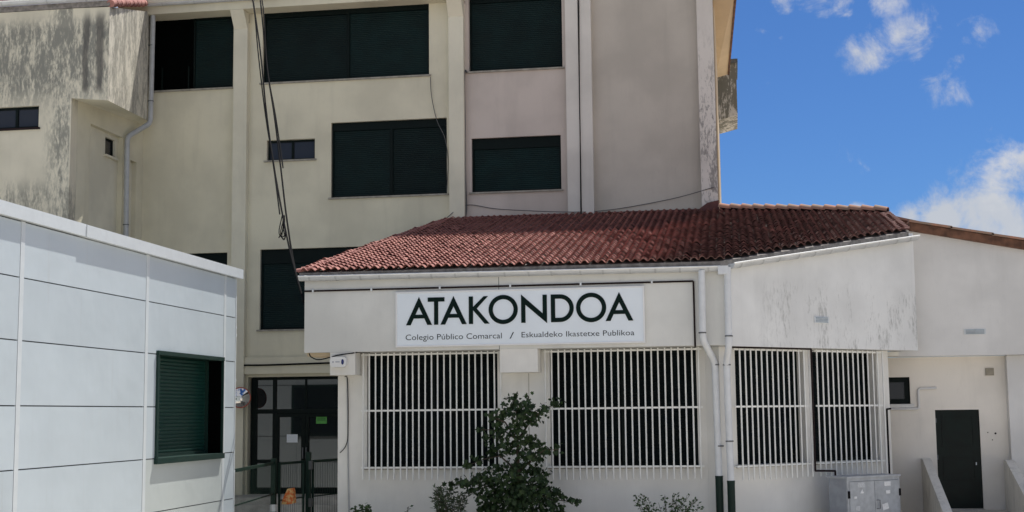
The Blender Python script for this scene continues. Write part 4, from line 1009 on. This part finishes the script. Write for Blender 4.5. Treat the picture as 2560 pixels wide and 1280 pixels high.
CLUMP = [(1287, 1003, 16, 14, 45), (1318, 1012, 9, 22, 30), (1299, 1028, 26, 14, 70), (1268, 1032, 20, 12, 45), (1232, 1044, 14, 8, 18), (1246, 1040, 10, 9, 10), (1360, 1022, 12, 9, 22), (1388, 1008, 16, 8, 24), (1342, 1040, 16, 9, 30), (1325, 1055, 22, 11, 45),
         (1295, 1060, 18, 18, 55), (1250, 1078, 14, 26, 60), (1206, 1075, 13, 6, 14), (1213, 1092, 8, 6, 10), (1300, 1088, 16, 15, 50), (1327, 1095, 14, 8, 25), (1268, 1090, 14, 16, 40), (1330, 1112, 20, 9, 40), (1360, 1125, 20, 6, 28), (1393, 1125, 7, 9, 12),
         (1285, 1120, 26, 16, 85), (1235, 1128, 16, 16, 45), (1315, 1140, 28, 10, 55), (1346, 1152, 8, 6, 10), (1195, 1150, 16, 8, 18), (1175, 1163, 12, 5, 10), (1295, 1165, 30, 14, 80), (1240, 1178, 22, 12, 40), (1340, 1178, 22, 12, 50), (1355, 1192, 12, 10, 20),
         (1200, 1198, 25, 10, 45), (1160, 1208, 22, 8, 35), (1128, 1215, 10, 6, 10), (1185, 1222, 22, 10, 45), (1230, 1205, 20, 12, 40), (1290, 1200, 40, 18, 130), (1350, 1220, 26, 16, 70), (1385, 1230, 12, 8, 18), (1250, 1235, 40, 18, 120), (1310, 1240, 50, 22, 190), (1375, 1252, 26, 10, 45), (1402, 1240, 10, 7, 12), (1432, 1252, 14, 5, 16), (1225, 1268, 24, 14, 60), (1290, 1275, 60, 25, 230), (1380, 1278, 30, 14, 60), (1340, 1310, 70, 30, 180), (1250, 1310, 50, 25, 120)]
crown = MB()
for (px, py, rx, ry, n) in CLUMP:
    yy = TY+rnd.uniform(-.3, .3); c = onY(px, py, yy); k = yy/FPX
    for _ in range(int(n*(1.7 if py > 1190 else 1.25))):
        v = Vector((rnd.gauss(0, .55), rnd.gauss(0, .55), rnd.gauss(0, .55)))
        leaf_card(crown, c+Vector((v.x*rx*k*1.15, v.y*max(rx, ry)*k*1.3, v.z*ry*k*1.25)), rnd.uniform(.05, .115), rnd)
crown.build('crown', 'leaf_dark', tr)
base = Vector((onY(1300, 1290, TY).x, TY, 0)); tops = MB()
stem = [base, onY(1298, 1250, TY), onY(1296, 1180, TY), onY(1294, 1100, TY), onY(1292, 1045, TY), onY(1288, 1000, TY)]
tops.tube(stem, [.05, .042, .034, .024, .015, .006], 8); tops.build('trunk', 'bark', tr)
for i, (s, mids) in enumerate(((1, [(1330, 1232), (1385, 1250), (1440, 1254)]), (1, [(1250, 1225), (1190, 1208), (1128, 1215)]), (2, [(1330, 1150), (1360, 1125), (1398, 1124)]), (3, [(1325, 1055), (1350, 1030), (1398, 1003)]), (3, [(1265, 1080), (1235, 1075), (1202, 1074)]), (4, [(1318, 1030), (1321, 990)]), (3, [(1262, 1055), (1230, 1042)]), (2, [(1250, 1140), (1210, 1148), (1172, 1163)]))):
    pts = [stem[s]] + [onY(px, py, TY+rnd.uniform(-.2, .2)) for px, py in mids]
    MB().tube(pts, [.022, .015, .010, .006][:len(pts)], 6).build('branch', 'bark', tr)
def shrub(name, label, px, py_top, width, nst, nl, shape, leafs, mat, Y, seed, spread=.25):
    r = random.Random(seed); c0 = onY(px, py_top, Y); H = c0.z; t = thing(name, label, 'shrub', (c0.x, Y, 0)); k = Y/FPX
    st_ = MB(); lv = MB()
    for i in range(nst):
        bx_ = c0.x+r.uniform(-.3, .3)*width*k; tx = c0.x+r.uniform(-.5, .5)*width*k; h = H*(1-r.random()**2*spread)
        top = Vector((tx, Y+r.uniform(-.25, .25), h)); b0 = Vector((bx_, Y, .06)); mid = b0.lerp(top, .55)+Vector((r.uniform(-.05, .05), 0, 0))
        st_.tube([b0, mid, top], [.007, .005, .003], 5, False)
        for j in range(nl):
            q = .35+.65*(j+r.random())/nl; p = (b0.lerp(mid, q/.55) if q < .55 else mid.lerp(top, (q-.55)/.45)); p = p+Vector((r.gauss(0, .025), r.gauss(0, .025), r.gauss(0, .02)))
            leaf_card(lv, p, r.uniform(.7, 1.2)*leafs, r, shape)
    st_.build('stem', 'bark', t); lv.build('foliage', mat, t); return t
shrub('bamboo_shrub', 'grey-green narrow-leaved shrub left of the garden tree', 1118, 1216, 95, 26, 38, 'blade', .135, 'leaf_grey', 25.6, 3, .22)
shrub('small_shrub', 'low sprouting green shrub below the window beside the downpipes', 1660, 1236, 170, 26, 26, 'oval', .075, 'leaf_mid', 26.1, 5, .25)
shrub('small_shrub', 'small leafy seedling at the foot of the pier under the alarm box', 905, 1262, 60, 14, 26, 'oval', .09, 'leaf_mid', 26.3, 6, .2)
shrub('small_shrub', 'tiny seedling between the pier and the narrow-leaved shrub', 1012, 1266, 16, 4, 18, 'oval', .08, 'leaf_mid', 26.3, 8, .2)
